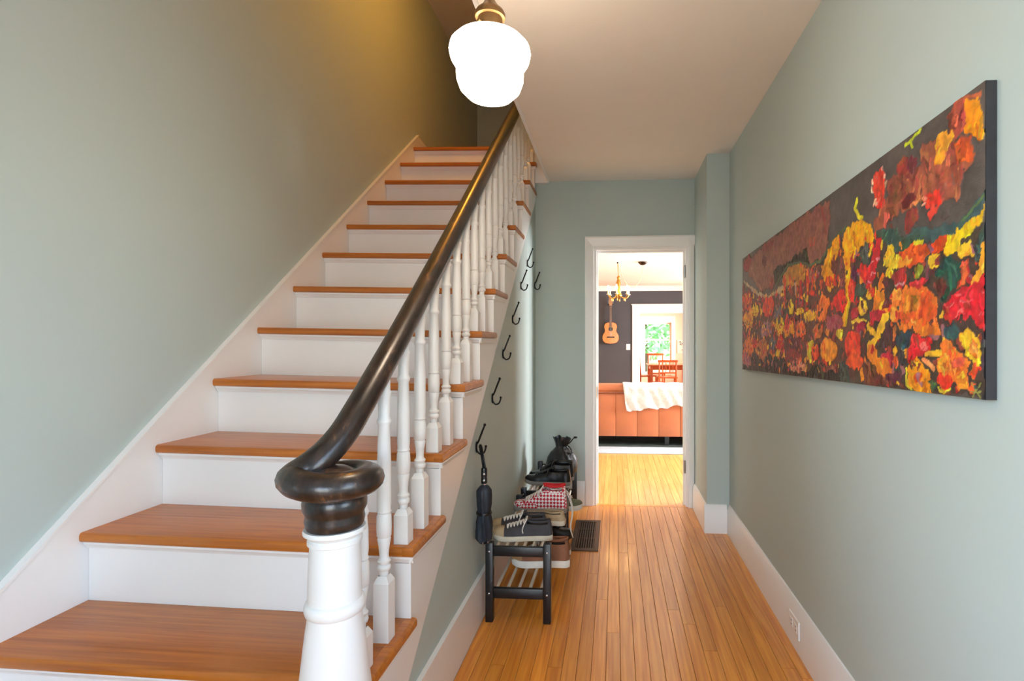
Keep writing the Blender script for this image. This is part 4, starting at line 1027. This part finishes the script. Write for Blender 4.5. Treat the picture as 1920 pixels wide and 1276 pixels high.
# ------------------------------------------------------------------ dining table and chairs
CHERRY = M('cherry_wood', (192, 88, 30), .35, var=.15, scale=12, coat=.3)
tb = thing('dining_table', 'cherry wood dining table in front of the window', 'table', (1.25, 13.2, 0))
obj('tabletop', bbox(.80, 1.80, 12.65, 13.75, .69, .72, .006), CHERRY, tb)
obj('apron', boxes((.86, 1.74, 12.72, 12.74, .60, .6895), (.86, 1.74, 13.66, 13.68, .60, .6895), (.86, .88, 12.74, 13.66, .60, .6895), (1.72, 1.74, 12.74, 13.66, .60, .6895)), CHERRY, tb)
for x in (.84, 1.70):
    for y in (12.69, 13.65): obj('leg', bbox(x, x+.06, y, y+.06, .0005, .6893, .006), CHERRY, tb)
def dchair(label, x, y, rz, top=.92):
    """back toward local -y"""
    t = thing('dining_chair', label, 'chair', (x, y, .0005), rz, 'dining chairs')
    for sx in (-1, 1):
        bm = BM(); tube(bm, [(sx*.19, -.20, 0), (sx*.19, -.19, .45), (sx*.19, -.225, top)], .019, 8); obj('back_post', bm, CHERRY, t, 40, False)
        bm = BM(); tube(bm, [(sx*.20, .20, 0), (sx*.20, .19, .43)], .019, 8); obj('leg', bm, CHERRY, t, 40, False)
        bm = BM(); tube(bm, [(sx*.195, -.19, .20), (sx*.2, .195, .20)], .011, 6); obj('stretcher', bm, CHERRY, t, 40, False)
    obj('seat', bbox(-.225, .225, -.215, .225, .431, .462, .008), CHERRY, t, 40, False)
    bm = BM(); tube(bm, [(-.19, .195, .24), (.19, .195, .24)], .011, 6); obj('stretcher', bm, CHERRY, t, 40, False)
    obj('top_rail', bbox(-.225, .225, -.238, -.208, top-.045, top+.012, .008), CHERRY, t, 40, False)
    obj('lower_rail', bbox(-.18, .18, -.212, -.192, .54, .575, .006), CHERRY, t, 40, False)
    for i in range(4):
        bm = BM(); xx = -.117+.078*i; tube(bm, [(xx, -.202, .57), (xx, -.22, top-.03)], .009, 6); obj('spindle', bm, CHERRY, t, 40, False)
    return t
dchair('cherry dining chair on the window side of the table', 1.08, 14.05, PI, .95)
dchair('cherry dining chair with its back to the living room', 1.20, 12.42, 0, .84)
dchair('cherry dining chair at the left end of the table', .74, 12.98, -PI/2+.3, .86)
dchair('cherry dining chair at the right end of the table', 1.93, 13.0, PI/2, .92)

# ------------------------------------------------------------------ outdoors behind the dining window
gr = obj('lawn', boxes((-14, 18, 16.3, 44, -.5, -.35)), M('grass', (120, 150, 84), .9, var=.2, scale=3)); tag(gr, 'sunlit lawn outside the dining window', 'lawn')
BARK = M('bark', (110, 88, 70), .9, var=.2, scale=10); 
def tree(label, x, y, h, r, col, seed):
    t = thing('tree', label, 'tree', (x, y, -.349), 0, 'trees outside the window')
    bm = BM(); tube(bm, [(0, 0, 0), (.05, 0, h*.4), (0, .05, h*.8)], [.16, .12, .05], 8); obj('trunk', bm, BARK, t, 60, False)
    rn = np.random.default_rng(seed); n = 2600
    d = rn.normal(size=(n, 3)); d /= np.linalg.norm(d, axis=1)[:, None]; rad_ = r*rn.random(n)**.45
    c = d*rad_[:, None]*np.array([1, 1, .95])+np.array([0, 0, h*.62])
    a = rn.normal(size=(n, 3)); a /= np.linalg.norm(a, axis=1)[:, None]; b = np.cross(a, rn.normal(size=(n, 3))); b /= np.linalg.norm(b, axis=1)[:, None]
    s = .11+.10*rn.random(n)[:, None]; V = np.stack([c-a*s, c+b*s*.5, c+a*s, c-b*s*.5], 1).reshape(-1, 3)
    me = bpy.data.meshes.new('foliage'); me.from_pydata(V.tolist(), [], np.arange(n*4).reshape(n, 4).tolist())
    f = obj('foliage', me, M('leaf_%d' % seed, col, .6, var=.3, scale=2), t, 0, False); f['kind'] = 'stuff'
tree('light green leafy tree filling the upper part of the dining window', 1.3, 24.0, 5.2, 2.6, (150, 206, 140), 1)
tree('bright green tree at the right side of the dining window', 5.2, 30.0, 5.0, 2.7, (156, 208, 130), 2)
tree('darker green shrubby tree at the left side of the dining window', -3.2, 31.0, 4.6, 2.5, (130, 190, 128), 3)
